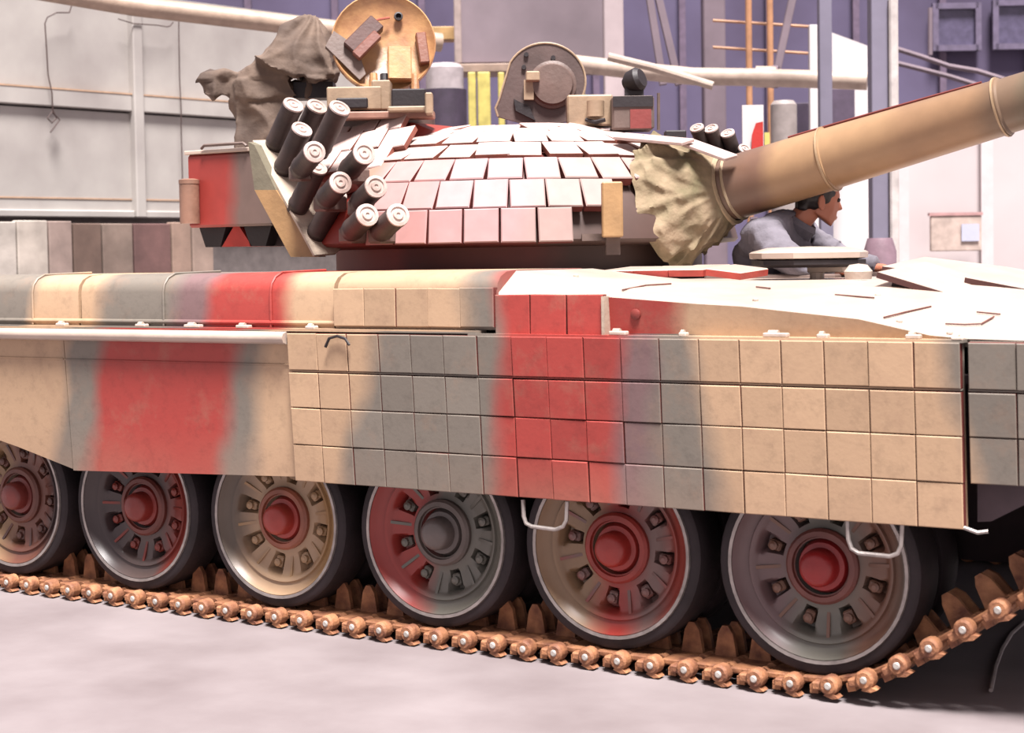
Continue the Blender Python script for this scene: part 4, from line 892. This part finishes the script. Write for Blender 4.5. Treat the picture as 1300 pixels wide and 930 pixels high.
# driver in the front hatch: bent forward, back to the left, face to the right
def skinbody(name, verts, edges, radii, mats, root=0, sub=2):
    me = D.meshes.new(name); me.from_pydata(verts, edges, []); o = D.objects.new(name, me); COL.objects.link(o)
    k = o.modifiers.new('skin', 'SKIN'); k.use_smooth_shade = True
    for i, r in enumerate(radii):
        sv = me.skin_vertices[0].data[i]; sv.radius = (r, r) if not isinstance(r, tuple) else r; sv.use_root = (i == root)
    k = o.modifiers.new('sub', 'SUBSURF'); k.levels = sub; k.render_levels = sub
    dg = bpy.context.evaluated_depsgraph_get(); m2 = D.meshes.new_from_object(o.evaluated_get(dg)); D.objects.remove(o); D.meshes.remove(me)
    m2.name = name; m2.materials.clear(); m2.materials.append(mats); m2.shade_smooth(); return m2
hd = V((.722, .15, 1.785))                                  # head centre
fd = V((.82, .55, -.2)).normalized(); hz = V((.2, .05, .98)); hz = (hz-fd*hz.dot(fd)).normalized(); hs = hz.cross(fd)   # forward, up, left of the head
def H(f_, s_, u_): return hd+fd*f_+hs*s_+hz*u_
headsets = [ball(H(-.01, 0, .03), .092, 12, 8, (1.08, .86, 1.05), fd, hs, hz),                    # skull
            [H(.06, s_*.055, u_) for s_ in (-1, 1) for u_ in (.07, -.02)]+[H(.045, s_*.05, -.075) for s_ in (-1, 1)]+[H(.085, s_*.02, .05) for s_ in (-1, 1)]+[H(.075, s_*.018, -.1) for s_ in (-1, 1)]+[H(.088, s_*.022, -.05) for s_ in (-1, 1)]+[H(-.02, s_*.062, -.05) for s_ in (-1, 1)],   # face and jaw
            [H(.085, s_*.008, .03) for s_ in (-1, 1)]+[H(.115, s_*.012, -.015) for s_ in (-1, 1)]+[H(.08, s_*.02, -.025) for s_ in (-1, 1)],      # nose
            [H(.085, s_*.022, -.052) for s_ in (-1, 1)]+[H(.1, 0, -.05), H(.099, 0, -.062)]+[H(.085, s_*.018, -.068) for s_ in (-1, 1)]]      # lips
nk = [V((.62, .12, 1.70)), V((.70, .14, 1.77))]
for s_ in (-1, 1): headsets.append([H(-.005+.018*math.cos(a), s_*(.082+.018*e), .0+.036*math.sin(a)-.012*math.cos(a)) for a in [i*math.pi/4 for i in range(8)] for e in (0, 1)])
neckring = []
for p, r in ((V((.60, .12, 1.66)), .062), (H(-.03, 0, -.03), .055)):
    neckring += ball(p, r, 8, 4)
headsets.append(neckring)
# hands rest on the hatch edge
def handsets(wr, fw, up):
    sd = up.cross(fw); out = []
    out.append([wr+fw*a+sd*b+up*c for a in (0, .085) for b in (-.035, .035) for c in (-.012, .012)])
    for i, (b, l) in enumerate(((-.032, .065), (-.011, .078), (.011, .073), (.031, .055))):
        p0 = wr+fw*.08+sd*b; p1 = p0+fw*l*.55-up*.008; p2 = p1+fw*l*.4-up*.03
        out.append(ball(p0, .0095, 6, 4)+ball(p1, .009, 6, 4)); out.append(ball(p1, .009, 6, 4)+ball(p2, .0075, 6, 4))
    p0 = wr+fw*.025-sd*.034; p1 = p0+fw*.03-sd*.03-up*.006; p2 = p1+fw*.03-sd*.006-up*.012
    out.append(ball(p0, .012, 6, 4)+ball(p1, .0105, 6, 4)); out.append(ball(p1, .0105, 6, 4)+ball(p2, .0085, 6, 4)); return out
hr = V((.93, -.10, 1.475)); hl = V((.95, .36, 1.475))
hsets = handsets(hr, V((.97, .1, -.15)).normalized(), V((.15, 0, .98)).normalized())+handsets(hl, V((.97, -.1, -.15)).normalized(), V((.15, 0, .98)).normalized())
# forearms and torso core join head and hands into one body under the clothes
core = [ball((.60, .12, 1.64), .07, 8, 4)+ball((.36, .12, 1.30), .12, 8, 4)]
for shd, elb, hnd in ((V((.56, -.06, 1.62)), V((.74, -.15, 1.49)), hr), (V((.56, .30, 1.62)), V((.74, .40, 1.49)), hl)):
    core.append(ball((.58, .12, 1.62), .05, 8, 4)+ball(shd, .05, 8, 4)); core.append(ball(shd, .045, 8, 4)+ball(elb, .036, 8, 4)); core.append(ball(elb, .036, 8, 4)+ball(hnd, .026, 8, 4))
bodym = hullmesh(headsets+hsets+core, .006, 5, name='person', mats=M_SKIN)
person = put('person', bodym); tag(person, 'person in a blue grey jacket bent forward in the front hatch, facing right', 'person')
# jacket
jv = [V(p) for p in ((.38, .12, 1.20), (.40, .12, 1.36), (.47, .12, 1.53), (.56, .12, 1.645), (.625, .125, 1.69),
      (.56, -.065, 1.645), (.665, -.15, 1.545), (.78, -.15, 1.49), (.90, -.11, 1.485), (.56, .305, 1.645), (.665, .385, 1.545), (.78, .39, 1.49), (.92, .36, 1.485))]
je = [(0, 1), (1, 2), (2, 3), (3, 4), (3, 5), (5, 6), (6, 7), (7, 8), (3, 9), (9, 10), (10, 11), (11, 12)]
jr = [(.16, .13), (.165, .14), (.17, .145), (.15, .12), (.075, .07), (.09, .085), (.072, .07), (.062, .06), (.048, .048), (.09, .085), (.072, .07), (.062, .06), (.048, .048)]
jm = skinbody('jacket', jv, je, jr, M_CLOTH, 1, 3)
for v_ in jm.vertices:
    p = v_.co; v_.co = p+v_.normal*(noise.noise(V((p.x*9, p.y*9, p.z*16)))*.018+(1-abs(noise.noise(V((p.x*11, p.y*11, p.z*17))))*2)*.011)
put('jacket', jm, person)
person.location = (-.055, 0, -.012)
cl = MB(); cl.lathe([(.082, -.02), (.09, .02), (.078, .045), (.07, .02)], V((.62, .125, 1.675)), V((.55, .1, .8)), 20, cap0=False, cap1=False); cl.build('collar', M_CLOTH, person)
hsets = [ball(H(-.022, 0, .045), .1, 12, 8, (1.05, .9, 1.05), fd, hs, hz), [H(-.06, s_*.07, u_) for s_ in (-1, 1) for u_ in (.06, -.05)]+[H(-.1, s_*.04, u_) for s_ in (-1, 1) for u_ in (.06, -.05)],
         [H(.03, s_*.084, .06) for s_ in (-1, 1)]+[H(.025, s_*.08, .015) for s_ in (-1, 1)]+[H(-.03, s_*.09, .03) for s_ in (-1, 1)]+[H(-.03, s_*.08, .1) for s_ in (-1, 1)]]
put('hair', hullmesh(hsets, .008, 2, lump=.004, lscale=30, name='hair', mats=M_HAIR), person)
for s_ in (-1, 1):
    e = MB(); e.lathe([(0, -.011), (.008, -.008), (.011, 0), (.008, .008), (0, .011)], H(.078, s_*.032, .025), fd, 10); e.build('eye', mat('eye_dark', (44, 32, 30), rough=.2, bump=0), person)
tm = skinbody('trousers', [V(p) for p in ((.37, .12, 1.25), (.40, .02, 1.12), (.72, .0, 1.02), (.72, .0, .62), (.84, .0, .52), (.40, .22, 1.12), (.72, .25, 1.02), (.72, .25, .62), (.84, .25, .52))],
              [(0, 1), (1, 2), (2, 3), (3, 4), (0, 5), (5, 6), (6, 7), (7, 8)], [.15, .1, .08, .055, .05, .1, .08, .055, .05], M_TROUS, 0, 2); put('trousers', tm, person)
sb_ = MB(); sb_.box((.42, .12, .95), (.4, .4, .08), ch=.02); sb_.box((.42, .12, .69), (.1, .1, .44)); part(sb_, 'driver_seat', M_BLACK, loc=(.42, .12, .47), smooth=25)

# pale cable curving on the floor at the lower right corner
wirething('floor_cable', [V((p.x, p.y, .012)) for p in [onp(u, v, V((0, 0, 0)), ZZ) for u, v in ((1258, 880), (1264, 850), (1272, 828), (1284, 808), (1302, 792), (1330, 778))]], .008, 'thin pale cable curving over the floor in front of the track', mat('pale_cable', (190, 176, 172), rough=.6))

for o in D.objects:
    if '_w' in o: del o['_w']
